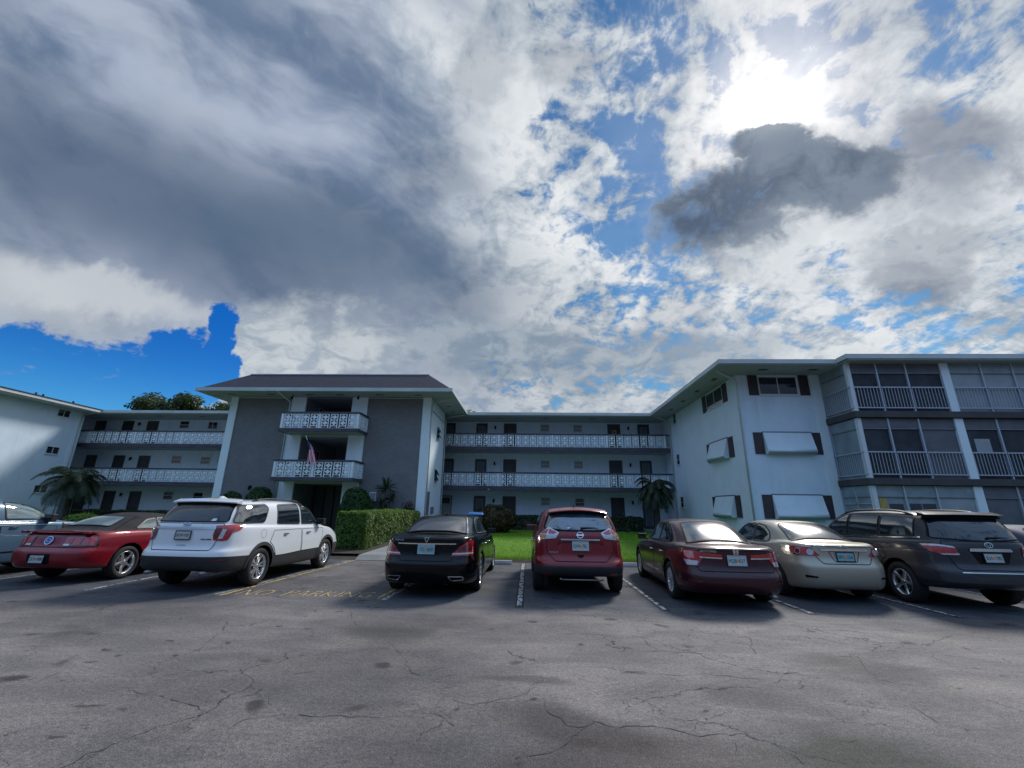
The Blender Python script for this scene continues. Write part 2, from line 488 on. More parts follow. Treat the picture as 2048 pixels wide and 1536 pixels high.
    def handle(s, y, z, mat, door):
        for sx, md, d in ((-1, 'L', door[0]), (1, 'R', door[1])):
            h = s.hit(md, y, z)
            if not h: continue
            p, n = h
            hb = MB().tube([p+n*.004+Vector((0, -.085, 0)), p+n*.032+Vector((0, -.06, 0)), p+n*.034+Vector((0, .06, 0)), p+n*.004+Vector((0, .085, 0))], [.010, .013, .013, .010], 8)
            hb.build('handle', mat, d)
    def doors(s, polys, seam=True):
        out = []
        for poly in polys:
            pr = []
            for md in ('L', 'R'):
                d = s.patch('door', poly, md, .0035, s.paint, res=.07)
                s.loop('seam', poly, .010, md, .005, 'car_seam', d)
                pr.append(d)
            out.append(pr)
        return out
    def windows(s, polys, off=.008, border=.022, bmat='car_trim', chrome=None, parents=None, mats='car_glass'):
        for i, poly in enumerate(polys):
            for j, md in enumerate(('L', 'R')):
                w = s.patch('side_window', poly, md, off, mats, parents[i][j] if parents and parents[i] else None, res=.06)
                s.loop('window_frame', poly, border, md, off+.004, bmat, w)
                if chrome: s.loop('chrome_trim', [((p[0]-cx)*1.03+cx, (p[1]-cz)*1.07+cz) for p in poly for cx, cz in [(sum(q[0] for q in poly)/len(poly), sum(q[1] for q in poly)/len(poly))]], .012, md, off+.006, 'chrome', w)
    def place(s, x, y, deg):      # rear bumper centre, heading degrees clockwise from +Y
        s.root.location = (x, y, 0); s.root.rotation_euler = (0, 0, R(-deg))
def arcpts(cy, cz, r, a0, a1, n=8):
    return [(cy+r*math.cos(R(a0+(a1-a0)*k/n)), cz+r*math.sin(R(a0+(a1-a0)*k/n))) for k in range(n+1)]
paint('paint_maroon', (.036, .004, .010), .15, .35, coat=.6, dirt=.02)
paint('paint_ruby', (.19, .007, .014), .15, .36, coat=.7, dirt=.02)
paint('paint_convertible', (.20, .005, .014), .12, .36, coat=.7, dirt=.02)
paint('paint_white', (.66, .68, .70), .0, .35, dirt=.05)
paint('paint_black', (.0008, .0009, .0014), .0, .16, coat=.0, dirt=.0); M['paint_black'].node_tree.nodes['Principled BSDF'].inputs['Specular IOR Level'].default_value = .35
paint('paint_beige', (.38, .345, .275), .35, .38, coat=.7, dirt=.05)
paint('paint_grey', (.024, .025, .032), .2, .36, coat=.5, dirt=.02)
paint('paint_steel', (.065, .125, .19), .25, .38, coat=.7, dirt=.05)

# ---- maroon saloon (H badge)
def sedan(name, label, pk, L, W, H, roh, wb, rt, tw, track, sh, arch, **k):
    """sh: shoulder z profile [(u,z)], k: greenhouse stations"""
    w = W/2; ry, ry2, fy, fy2 = k['glass']      # rear glass base/top y, screen base/top y
    g = k.get('gz', (.985, .98)); wg = k.get('wg', (.80, .655, .54))
    bz = k.get('bump', .60); lip = k.get('lip', .05)
    rings = [
        ([(0, .24), (.5, .17), (1, .20)], .35, L-.30, w*.84, 7, 6, 0),
        ([(0, .24), (.12, .20), (.5, .165), (1, .17)], .16, L-.12, w*.945, 7, 6, 0),
        ([(0, .34), (.5, .28), (1, .30)], .035, L-.02, w*.978, 7, 5.2, 0),
        ([(0, bz-.10), (.5, .50), (1, .46)], .0, L, w*.997, 7, 5.0, 0),
        ([(0, bz), (.5, .62), (1, .56)], .012, L-.015, w*1.0, 7, 5.0, 0),
        ([(0, bz+.05), (.5, .68), (1, .62)], .075, L-.06, w*.992, 7, 5.0, 0),
        ([(0, sh[0][1]-.16), (.5, .82), (1, .70)], .10, L-.12, w*.975, 7, 4.6, 0),
        ([(u, z-.035) for u, z in sh], .075+lip*.2, L-.22, w*.945, 6.5, 4.4, 0),
        ([(u, z) for u, z in sh], .095+lip*.2, L-.30, w*.915, 6.5, 4.2, 0),
        ([(u, z+.012) for u, z in sh], .155+lip*.4, L-.42, w*.865, 6.2, 4.2, 0, .006),
        ([(0, g[0]+.0), (1, g[1])], ry, fy, w*wg[0]+.025, 5.2, 4.2, 0, .01),
        ([(0, g[0]+.045), (1, g[1]+.05)], ry+.06, fy-.10, w*wg[0], 5.0, 4.2, 0, .012),
        ([(0, (g[0]+H)/2+.02), (1, (g[1]+H)/2+.02)], ry*.48+ry2*.52, fy*.48+fy2*.52, w*(wg[0]*.45+wg[1]*.55), 4.6, 4.2, 0, .015),
        ([(0, H-.085), (.5, H-.070), (1, H-.085)], ry2-.04, fy2+.05, w*wg[1], 4.2, 4, 0, .02),
        ([(0, H-.05), (.5, H-.034), (1, H-.045)], ry2+.10, fy2-.08, w*wg[2], 4, 4, 0, .02),
        ([(0, H-.03), (.5, H-.016), (1, H-.03)], ry2+.35, fy2-.35, w*wg[2]*.6, 3.5, 3.5, 0, .012),
    ]
    return Car(name, label, rings, (roh, roh+wb), rt, tw, track, arch, pk)

def build_accord():
    c = sedan('parked_car', 'dark maroon four-door sedan between the red crossover and the beige sedan', 'paint_maroon', 4.93, 1.85, 1.475, 1.10, 2.80, .335, .225, .80,
              [(0, 1.0), (.12, 1.015), (.35, .985), (.65, .935), (.85, .86), (1, .72)], .385, glass=(.70, 1.62, 3.75, 2.95), gz=(1.01, .97), bump=.57)
    d = c.doors([[(1.42, .92), (1.60, .93), (2.20, .93), (2.22, .34), (1.75, .32)] + arcpts(1.10, .345, .46, 12, 60, 6), [(2.23, .93), (3.35, .90), (3.42, .34), (2.25, .34)]])
    c.handle(1.62, .82, 'chrome', d[0]); c.handle(2.45, .80, 'chrome', d[1])
    c.windows([rp([(1.38, 1.035), (1.52, 1.20), (1.85, 1.345), (2.20, 1.375), (2.20, 1.0), (1.5, 1.015)], .04), rp([(2.26, 1.0), (2.26, 1.375), (2.75, 1.35), (3.30, 1.10), (3.42, .99)], .04)], chrome=None)
    rw = c.patch('rear_window', rp([(-.60, .80), (.60, .80), (.47, 1.60), (-.47, 1.60)], .10), 'T', .010, 'rear_glass', res=.08)
    c.loop('window_frame', rp([(-.60, .80), (.60, .80), (.47, 1.60), (-.47, 1.60)], .10), .035, 'T', .013, 'car_seam', rw)
    c.patch('windscreen', rp([(-.66, 3.70), (.66, 3.70), (.52, 3.02), (-.52, 3.02)], .10), 'T', .010, 'car_glass', res=.09)
    tl = c.patch('trunk_lid', rp([(-.64, .62), (.64, .62), (.68, .80), (.62, .965), (-.62, .965), (-.68, .80)], .05), 'B', .004, c.paint, res=.07)
    c.loop('seam', rp([(-.64, .62), (.64, .62), (.68, .80), (.62, .965), (-.62, .965), (-.68, .80)], .05), .011, 'B', .007, 'car_seam', tl)
    for sx in (-1, 1):
        W = ('W', sx, .45, .62)
        t = c.patch('tail_light', rp([(10, .93), (30, .945), (62, .955), (56, .80), (44, .69), (22, .70), (13, .82)], .02), W, .014, 'lamp_red', res=.04)
        c.patch('clear_lens', rp([(20, .775), (55, .79), (46, .70), (24, .705)], .01), W, .019, 'lamp_clear', t)
        c.patch('reflector_band', rp([(30, .93), (58, .935), (50, .83), (28, .815)], .01), W, .018, 'lamp_pink', t)
        b = c.patch('tail_light', rp([(sx*.24, .90), (sx*.62, .925), (sx*.60, .855), (sx*.245, .845)], .012), 'B', .015, 'lamp_red', res=.04)
        c.patch('chrome_strip', [(sx*.24, .845), (sx*.60, .853), (sx*.595, .832), (sx*.24, .825)], 'B', .018, 'chrome', b)
        c.patch('reflector', rp([(sx*.62, .46), (sx*.80, .475), (sx*.80, .455), (sx*.62, .44)], .004), 'B', .008, 'lamp_red_dark')
    c.plate(.80, txt=('HQB', 'K37'), frame='chrome')
    m = c.frame('B', 0, .945, .012)
    bd = MB()
    for t, wd in ((0, 0),):
        pl = rp([(-.052, .04), (.052, .04), (.040, -.045), (-.040, -.045)], .018); n = len(pl)
        vs = [(x, y, .004) for x, y in pl]+[(x*.78, y*.78, .004) for x, y in pl]
        bd.add(vs, [(i, (i+1) % n, n+(i+1) % n, n+i) for i in range(n)])
        bd.hexa([(-.036, -.03, 0), (-.018, -.03, 0), (-.018, .03, 0), (-.036, .03, 0)]+[(-.032, -.03, .006), (-.014, -.03, .006), (-.014, .03, .006), (-.036, .03, .006)])
        bd.box(.014, -.03, 0, .032, .03, .006); bd.box(-.018, -.008, 0, .018, .008, .006)
    c.put(bd, 'badge', 'chrome', m)
    c.text('lettering', 'ACCORD', .050, 'B', -.46, .945, 'chrome', sx=1.3, shear=.2)
    c.mirror(3.25, 1.02, .86, 'paint_maroon')
    c.wheels('mesh', .215)
    e = MB().tube([(.55, .02, .24), (.55, .35, .24)], .033, 12); e.build('exhaust_pipe', 'steel', c.root)
    c.place(3.64, 8.12, 2.0); return c
def ringoval(r, w=.012, sx=1.0, sy=1.0, n=28, z=.006):
    vs = [((r)*sx*math.cos(2*math.pi*k/n), r*sy*math.sin(2*math.pi*k/n), z) for k in range(n)]
    vs += [((r-w)*sx*math.cos(2*math.pi*k/n), (r-w)*sy*math.sin(2*math.pi*k/n), z) for k in range(n)]
    vs += [((r)*sx*math.cos(2*math.pi*k/n), r*sy*math.sin(2*math.pi*k/n), -.004) for k in range(n)]
    fs = [(k, (k+1) % n, n+(k+1) % n, n+k) for k in range(n)] + [(k, 2*n+k, 2*n+(k+1) % n, (k+1) % n) for k in range(n)]
    return vs, fs
def oval_badge(c, a, b, sx=1.0, sy=1.0, r=.06, mode='B', bars=0, off=.012):
    m = c.frame(mode, a, b, off); mb = MB(); vs, fs = ringoval(r, .010, sx, sy); mb.add(vs, fs)
    if bars:
        v2, f2 = ringoval(r*.62, .008, sx*.62, sy*1.3, z=.007); mb.add(v2, f2)
        v3, f3 = ringoval(r*.8, .008, sx*.95, sy*.55, z=.008); mb.add([(x, y+r*.22, z) for x, y, z in v3], f3)
    return c.put(mb, 'badge', 'chrome', m)
def wiper(c, x0, x1, z, off=.03):
    pts = []
    for i in range(7):
        t = i/6; h = c.hit('B', x0+(x1-x0)*t, z+.012*math.sin(t*3.1))
        pts.append(h[0]+h[1]*off)
    o = MB().tube(pts, [.022, .014, .011, .010, .009, .008, .005], 6).build('rear_wiper', 'car_trim', c.root); return o
def exhaust_trim(c, x0, x1, z0, z1):
    for sx in (-1, 1):
        pl = rp([(sx*x0, z1), (sx*x1, z1-.01), (sx*(x1+.01), z0+.01), (sx*(x0+.06), z0)], .022)
        e = c.patch('exhaust_tip', pl, 'B', .006, 'well', res=.05); c.loop('chrome_trim', pl, .014, 'B', .012, 'chrome', e)

def build_equus():
    c = sedan('parked_car', 'glossy black luxury sedan just right of the no parking bay', 'paint_black', 5.16, 1.90, 1.49, 1.18, 3.045, .355, .245, .815,
              [(0, 1.075), (.12, 1.09), (.35, 1.04), (.65, .99), (.85, .93), (1, .76)], .40, glass=(.74, 1.72, 3.95, 3.15), gz=(1.10, 1.03), bump=.64, wg=(.80, .665, .54), lip=.03)
    d = c.doors([[(1.50, .98), (2.38, .96), (2.40, .34), (1.84, .32)] + arcpts(1.18, .365, .47, 12, 60, 6), [(2.41, .96), (3.55, .93), (3.62, .34), (2.42, .34)]])
    c.handle(1.78, .87, 'chrome', d[0]); c.handle(2.65, .86, 'chrome', d[1])
    c.windows([rp([(1.45, 1.11), (1.62, 1.28), (1.95, 1.37), (2.36, 1.40), (2.36, 1.065), (1.6, 1.085)], .05), rp([(2.42, 1.06), (2.42, 1.40), (2.95, 1.375), (3.45, 1.14), (3.56, 1.04)], .04)], chrome=True)
    gp = rp([(-.64, .82), (.64, .82), (.50, 1.70), (-.50, 1.70)], .10)
    rw = c.patch('rear_window', gp, 'T', .010, 'rear_glass', res=.08); c.loop('window_frame', gp, .03, 'T', .013, 'car_seam', rw)
    for sx in (-1, 1): c.loop('chrome_trim', [(sx*.66, .84), (sx*.665, .84), (sx*.515, 1.70), (sx*.51, 1.70)], .020, 'T', .016, 'chrome', rw)
    c.patch('windscreen', rp([(-.68, 3.90), (.68, 3.90), (.54, 3.22), (-.54, 3.22)], .10), 'T', .010, 'car_glass', res=.09)
    lid = rp([(-.47, .66), (.47, .66), (.58, .82), (.66, 1.035), (-.66, 1.035), (-.58, .82)], .04)
    tl = c.patch('trunk_lid', lid, 'B', .004, c.paint, res=.07); c.loop('seam', lid, .008, 'B', .007, 'car_seam', tl)
    c.patch('plate_recess', rp([(-.30, .93), (.30, .93), (.24, .76), (-.24, .76)], .03), 'B', .006, 'car_seam', tl, res=.06)
    sp = rp([(-.55, .972), (.55, .972), (.55, .952), (-.55, .952)], .008)
    st = c.patch('chrome_strip', sp, 'B', .022, 'chrome', res=.06)
    for sx in (-1, 1):
        W = ('W', sx, .50, .60)
        t = c.patch('tail_light', rp([(-3, .75), (2, .80), (16, .92), (40, 1.005), (72, 1.015), (66, .92), (58, .745)], .015), W, .014, 'lamp_red', res=.035)
        c.patch('clear_lens', rp([(0, .80), (60, .80), (59, .775), (-1, .775)], .004), W, .020, 'lamp_clear', t)
        c.patch('lamp_core', rp([(10, .86), (24, .92), (50, .97), (58, .84), (10, .82)], .01), W, .018, 'lamp_red_dark', t)
    c.plate(.860, txt=('Y27', '8JAD'), frame='chrome', style='teal')
    exhaust_trim(c, .44, .70, .33, .405)
    c.text('lettering', 'EQUUS', .048, 'B', -.53, 1.022, 'chrome', sx=1.25, off=.010)
    m = c.frame('B', 0, 1.035, .016); mb = MB()
    mb.hexa([(-.048, .03, 0), (-.036, .03, 0), (0, -.052, 0), (-.012, -.052, 0)]+[(-.048, .03, .006), (-.036, .03, .006), (.004, -.052, .006), (-.010, -.052, .006)])
    mb.hexa([(.036, .03, 0), (.048, .03, 0), (.012, -.052, 0), (-.0, -.052, 0)]+[(.036, .03, .006), (.048, .03, .006), (.010, -.052, .006), (-.004, -.052, .006)])
    mb.box(-.045, .026, 0, .045, .040, .006); c.put(mb, 'badge', 'chrome', m)
    c.mirror(3.42, 1.06, .86, 'paint_black')
    for sx in (-1, 1): MB().tube([(sx*.35, .6, .245), (sx*.35, .35, .25)], .05, 10).build('muffler', 'steel', c.root)
    h = c.hit('T', 0, 1.86)[0]
    MB().prism([(1.78, h.z+.012), (1.95, h.z-.002), (1.94, h.z+.030), (1.86, h.z+.055), (1.82, h.z+.05)], 'x', -.022, .022).build('roof_antenna', 'paint_black', c.root, bevel=.006)
    MB().box(-.86, 1.65, .19, -.80, 3.75, .225).box(.80, 1.65, .19, .86, 3.75, .225).build('sill_trim', 'chrome', c.root)
    c.wheels('ten', .25); c.place(-1.93, 8.5, 0.5); return c

def build_corolla():
    c = sedan('parked_car', 'beige compact sedan between the maroon sedan and the dark grey sport utility', 'paint_beige', 4.54, 1.76, 1.465, 1.0, 2.60, .315, .205, .765,
              [(0, 1.04), (.12, 1.055), (.35, .99), (.65, .95), (.85, .88), (1, .74)], .37, glass=(.62, 1.42, 3.55, 2.75), gz=(1.06, 1.0), bump=.68, wg=(.81, .67, .55))
    d = c.doors([[(1.28, .93), (2.05, .92), (2.07, .34), (1.60, .32)] + arcpts(1.0, .325, .44, 12, 60, 6), [(2.08, .92), (3.12, .90), (3.2, .34), (2.09, .34)]])
    c.handle(1.50, .84, 'paint_beige', d[0]); c.handle(2.3, .82, 'paint_beige', d[1])
    c.windows([rp([(1.30, 1.03), (1.40, 1.20), (1.66, 1.335), (2.03, 1.375), (2.03, .99), (1.42, 1.01)], .05), rp([(2.10, .99), (2.10, 1.375), (2.6, 1.35), (3.05, 1.12), (3.22, .99)], .04)])
    gp = rp([(-.60, .70), (.60, .70), (.48, 1.42), (-.48, 1.42)], .10)
    rw = c.patch('rear_window', gp, 'T', .010, 'rear_glass', res=.08); c.loop('window_frame', gp, .022, 'T', .013, 'car_seam', rw)
    c.patch('windscreen', rp([(-.64, 3.5), (.64, 3.5), (.52, 2.82), (-.52, 2.82)], .10), 'T', .010, 'car_glass', res=.09)
    lid = rp([(-.42, .705), (.42, .705), (.52, .85), (.56, 1.01), (-.56, 1.01), (-.52, .85)], .05)
    tl = c.patch('trunk_lid', lid, 'B', .004, c.paint, res=.07); c.loop('seam', lid, .010, 'B', .007, 'car_seam', tl)
    rec = rp([(-.28, .93), (.28, .93), (.20, .745), (-.20, .745)], .02)
    c.loop('plate_recess', rec, .012, 'B', .008, 'car_seam', tl)
    st = c.patch('chrome_strip', rp([(-.42, .972), (.42, .972), (.42, .935), (-.42, .935)], .008), 'B', .026, 'chrome', res=.06)
    for sx in (-1, 1):
        W = ('W', sx, .42, .60)
        t = c.patch('tail_light', rp([(2, .845), (12, .93), (20, .99), (50, 1.0), (84, .985), (70, .90), (54, .835), (25, .835)], .015), W, .014, 'lamp_red', res=.035)
        for an, zz, mt in ((20, .905, 'lamp_clear'), (45, .91, 'lamp_red_dark')):
            h = c.hit(W, an, zz); n = h[1]
            x_ = Vector((0, 0, 1)).cross(n).normalized(); y_ = n.cross(x_)
            mm = Matrix((x_, y_, n)).transposed().to_4x4(); mm.translation = h[0]+n*.022
            mb = MB().prism([(.048*math.cos(a), .048*math.sin(a)) for a in [2*math.pi*k/20 for k in range(20)]], 'z', -.01, .002)
            q = c.put(mb, 'lamp_core', mt, mm, t)
            vs, fs = ringoval(.058, .010); c.put(MB().add(vs, fs), 'lamp_ring', 'lamp_clear', mm, t)
        c.patch('reflector', rp([(sx*.56, .485), (sx*.72, .50), (sx*.72, .455), (sx*.56, .455)], .01), 'B', .008, 'car_seam')
    c.plate(.83, txt=('BRT', 'L5A'), style='teal')
    oval_badge(c, 0, .995, 1.15, .8, .062, bars=1)
    c.text('lettering', 'COROLLA', .036, 'B', -.42, .998, 'chrome', sx=1.2); c.text('lettering', 'LE', .036, 'B', .46, .998, 'chrome', sx=1.2)
    c.mirror(3.05, 1.02, .82, 'paint_beige'); c.wheels('hub', .205)
    c.place(5.99, 8.85, 1.5); return c

def suv(name, label, pk, L, W, H, roh, wb, rt, tw, track, arch, clad, sh, cowl, screen, gtop, cat='car', rearw=(.90, .84, .76), spo=True, **k):
    w = W/2; bt = k.get('bumptop', .72); cm = 1 if clad else 0; cz = clad or .5; tp = k.get('tuck', .09)
    rings = [
        ([(0, .36), (.5, .27), (1, .30)], .38, L-.35, w*.84, 7, 6, 2 if clad else 0),
        ([(0, .37), (.5, .26), (1, .29)], .15, L-.13, w*.95, 8, 6.5, cm),
        ([(0, .44), (.5, .36), (1, .38)], .04, L-.03, w*.985, 8, 6, cm),
        ([(0, cz-.02), (.5, cz-.10 if clad else .5), (1, cz-.02)], .0, L, w*1.0, 8, 5.6, cm),
        ([(0, cz+.01), (.5, cz-.07 if clad else .55), (1, cz+.01)], .0, L, w*1.0, 8, 5.6, cm),
        ([(0, bt-.03), (.5, .70), (1, .66)], .015, L-.03, w*1.0, 8, 5.4, 0),
        ([(0, bt), (.5, .75), (1, .74)], .04, L-.05, w*.998, 8, 5.4, 0),
        ([(0, bt+.045), (.5, .82), (1, .82)], tp, L-.09, w*.99, 8, 5.2, 0),
        ([(0, .97), (.5, .93), (1, .88)], tp+.005, L-.15, w*.98, 8, 5.0, 0),
        ([(u, z-.05) for u, z in sh], tp+.02, L-.22, w*.965, 7.5, 5.0, 0),
        ([(u, z) for u, z in sh], tp+.035, L-.33, w*.94, 7.5, 5.0, 0),
        ([(u, z+.015) for u, z in sh], tp+.05, L-.48, w*.905, 7, 5.0, 0, .006),
        ([(0, sh[0][1]+.05), (1, sh[-3][1]+.06)], tp+.07, cowl, w*rearw[0], 6.5, 5, 0, .01),
        ([(0, sh[0][1]+.11), (1, sh[-3][1]+.12)], tp+.10, cowl-.10, w*(rearw[0]-.01), 6.2, 5, 0, .01),
        ([(0, (sh[0][1]+H)/2+.05), (1, (sh[0][1]+H)/2+.03)], tp*.5+gtop*.5+.04, cowl*.5+screen*.5, w*rearw[1], 6, 5, 0, .012),
        ([(0, H-.14), (.5, H-.11), (1, H-.13)], gtop-.02, screen+.04, w*rearw[2], 5.6, 5, 0, .015),
        ([(0, H-.08), (.5, H-.055), (1, H-.075)], gtop+.05, screen-.12, w*(rearw[2]-.09), 5.2, 4.6, 0, .02),
        ([(0, H-.055), (.5, H-.028), (1, H-.05)], gtop+.30, screen-.40, w*(rearw[2]-.30), 4, 4, 0, .015),
    ]
    return Car(name, label, rings, (roh, roh+wb), rt, tw, track, arch, pk, cat=cat)
def arch_clad(c, w=.055, mat='cladding'):
    for i, hy in enumerate(c.hubs):
        for md in ('L', 'R'):
            R1 = k_arch[c.root.name]
            a = [(hy+R1*math.cos(R(t)), c.rt+.01+R1*math.sin(R(t))) for t in range(-7, 190, 7)]
            c.patch('arch_trim', ribbon(a, w), md, .010, mat, res=.05)
k_arch = {}
def rails(c, y0, y1, xf, mat, h=.05, legs=True):
    for sx in (-1, 1):
        pts = []
        for i in range(9):
            t = i/8; y = y0+(y1-y0)*t; hh = c.hit('T', sx*xf, y)[0]
            lift = h*min(1, min(t, 1-t)*6); pts.append((sx*xf, y, hh.z+.004+lift))
        MB().tube(pts, .018, 8).build('roof_rail', mat, c.root)
def spoiler(c, x, y, z, dep, mat, thick=.035, under='car_seam', drop=.0):
    """wedge lip above the rear window"""
    mb = MB(); n = 16; top = []; 
    secs = []
    for i in range(n+1):
        u = -1+2*i/n; xx = u*x; zz = z-drop*u*u; yy = y+dep*.55*abs(u)**3.0
        secs.append([(xx, yy, zz-thick), (xx, yy-.004, zz-.012), (xx, yy+.02, zz), (xx, y+dep+.12, zz+.045), (xx, y+dep+.12, zz-thick-.02)])
    vs = [p for s_ in secs for p in s_]; fs = []; m = 5
    for i in range(n):
        for j in range(m): fs.append((i*m+j, i*m+(j+1) % m, (i+1)*m+(j+1) % m, (i+1)*m+j))
    fs += [tuple(range(m)), tuple(n*m+j for j in range(m))]
    mb.add(vs, fs, 0, False); return mb.build('spoiler', mat, c.root, bevel=.006)

def build_explorer():
    c = suv('parked_car', 'white sport utility with black lower cladding and chrome tailgate strip', 'paint_white', 5.04, 2.0, 1.77, 1.12, 2.865, .375, .245, .86, .435, .64,
            [(0, 1.22), (.3, 1.17), (.6, 1.12), (.75, 1.10), (.9, 1.04), (1, .86)], 3.95, 3.05, .50, bumptop=.76, rearw=(.90, .84, .765))
    k_arch[c.root.name] = .445; arch_clad(c, .07)
    d = c.doors([[(1.50, 1.08), (2.62, 1.07), (2.64, .56), (1.95, .54)] + arcpts(1.12, .385, .52, 18, 62, 6), [(2.66, 1.07), (3.72, 1.05), (3.62, .56), (2.68, .56)]])
    c.handle(1.95, .985, 'car_trim', d[0]); c.handle(2.95, .975, 'car_trim', d[1])
    c.windows([rp([(.34, 1.27), (.55, 1.60), (1.28, 1.635), (1.36, 1.56), (1.18, 1.26)], .07), rp([(1.66, 1.22), (1.72, 1.63), (2.58, 1.655), (2.60, 1.19)], .05), rp([(2.70, 1.19), (2.68, 1.655), (3.05, 1.62), (3.62, 1.27), (3.68, 1.17)], .04)], bmat='car_trim')
    gp = rp([(-.72, 1.285), (.72, 1.285), (.64, 1.62), (-.64, 1.62)], .05)
    rw = c.patch('rear_window', gp, 'B', .008, 'dark_glass', res=.07); c.loop('window_frame', gp, .02, 'B', .011, 'car_seam', rw)
    for sx in (-1, 1): c.patch('pillar_glass', rp([(52, 1.275), (84, 1.285), (84, 1.60), (45, 1.615)], .02), ('W', sx, .45, .75), .006, 'car_glass', rw, res=.06)
    c.patch('windscreen', rp([(-.72, 3.86), (.72, 3.86), (.62, 3.12), (-.62, 3.12)], .10), 'T', .010, 'car_glass', res=.09)
    tg = rp([(-.60, .765), (.60, .765), (.66, .95), (.70, 1.255), (-.70, 1.255), (-.66, .95)], .05)
    t = c.patch('tailgate', tg, 'B', .004, c.paint, res=.07); c.loop('seam', tg, .010, 'B', .007, 'car_seam', t)
    c.patch('chrome_strip', rp([(-.62, 1.185), (.60, 1.185), (.60, 1.148), (-.62, 1.148)], .01), 'B', .024, 'chrome', res=.06)
    for sx in (-1, 1):
        W = ('W', sx, .45, .55)
        l = c.patch('tail_light', rp([(20, .95), (17, 1.05), (20, 1.215), (60, 1.225), (88, 1.23), (80, 1.14), (58, 1.09), (50, .955), (40, .935)], .02), W, .014, 'lamp_red', res=.035)
        c.patch('clear_lens', rp([(36, 1.15), (44, 1.15), (38, .975), (29, .975)], .01), W, .020, 'lamp_clear', l)
        c.patch('lamp_core', rp([(19, 1.17), (34, 1.17), (28, .985), (19, .99)], .01), W, .018, 'lamp_red_dark', l)
        c.patch('reflector', rp([(sx*.70, .60), (sx*.86, .61), (sx*.86, .585), (sx*.70, .575)], .004), 'B', .008, 'lamp_red_dark')
    c.plate(1.035, x=0.0, txt=('DKW', 'V07'), frame='car_trim')
    m = c.frame('B', 0, 1.235, .018); mb = MB().prism([(.078*math.cos(a), .034*math.sin(a)) for a in [2*math.pi*k/28 for k in range(28)]], 'z', -.004, .004)
    b = c.put(mb, 'badge', 'badge_blue', m); vs, fs = ringoval(.082, .006, 1, .46, z=.007); c.put(MB().add(vs, fs), 'badge_rim', 'chrome', m, b)
    vs, fs = text_geo('Ford', .046); c.put(MB().add([(v.x*1.1, v.y, v.z+.006) for v in vs], fs), 'badge_text', 'chrome', m, b)
    c.text('lettering', 'EXPLORER', .036, 'B', .47, .965, 'car_trim', sx=1.2)
    c.patch('handle_recess', rp([(-.10, .865), (.10, .865), (.10, .835), (-.10, .835)], .01), 'B', .007, 'plate_white', t)
    c.patch('sticker', rp([(.44, 1.30), (.53, 1.30), (.53, 1.345), (.46, 1.345)], .004), 'B', .014, 'sticker', rw)
    spoiler(c, .70, .40, 1.70, .12, 'paint_white', drop=.02)
    spoiler(c, .62, .44, 1.665, .08, 'car_seam', thick=.03, drop=.015)
    rails(c, 1.0, 3.0, .66, 'car_trim', .045)
    h = c.hit('T', 0, .95)[0]; MB().prism([(.82, h.z-.01), (1.12, h.z-.005), (1.08, h.z+.03), (.95, h.z+.075), (.90, h.z+.075)], 'x', -.03, .03).build('roof_antenna', 'paint_white', c.root, bevel=.012)
    c.mirror(3.50, 1.22, .92, 'car_trim', r=(.085, .06, .08)); c.wheels('twin', .245)
    c.loop('fuel_door', [(1.12+.09*math.cos(a), 1.03+.09*math.sin(a)) for a in [2*math.pi*k/20 for k in range(20)]], .005, 'R', .005, 'steel')
    for sx in (-.55, .55): MB().tube([(sx, .02, .36), (sx, .5, .36)], .035, 10).build('exhaust_pipe', 'steel', c.root)
    MB().box(-.9, 1.65, .34, -.80, 3.5, .42).build('sill_trim', 'cladding', c.root)
    c.place(-6.72, 8.50, 1.8); return c

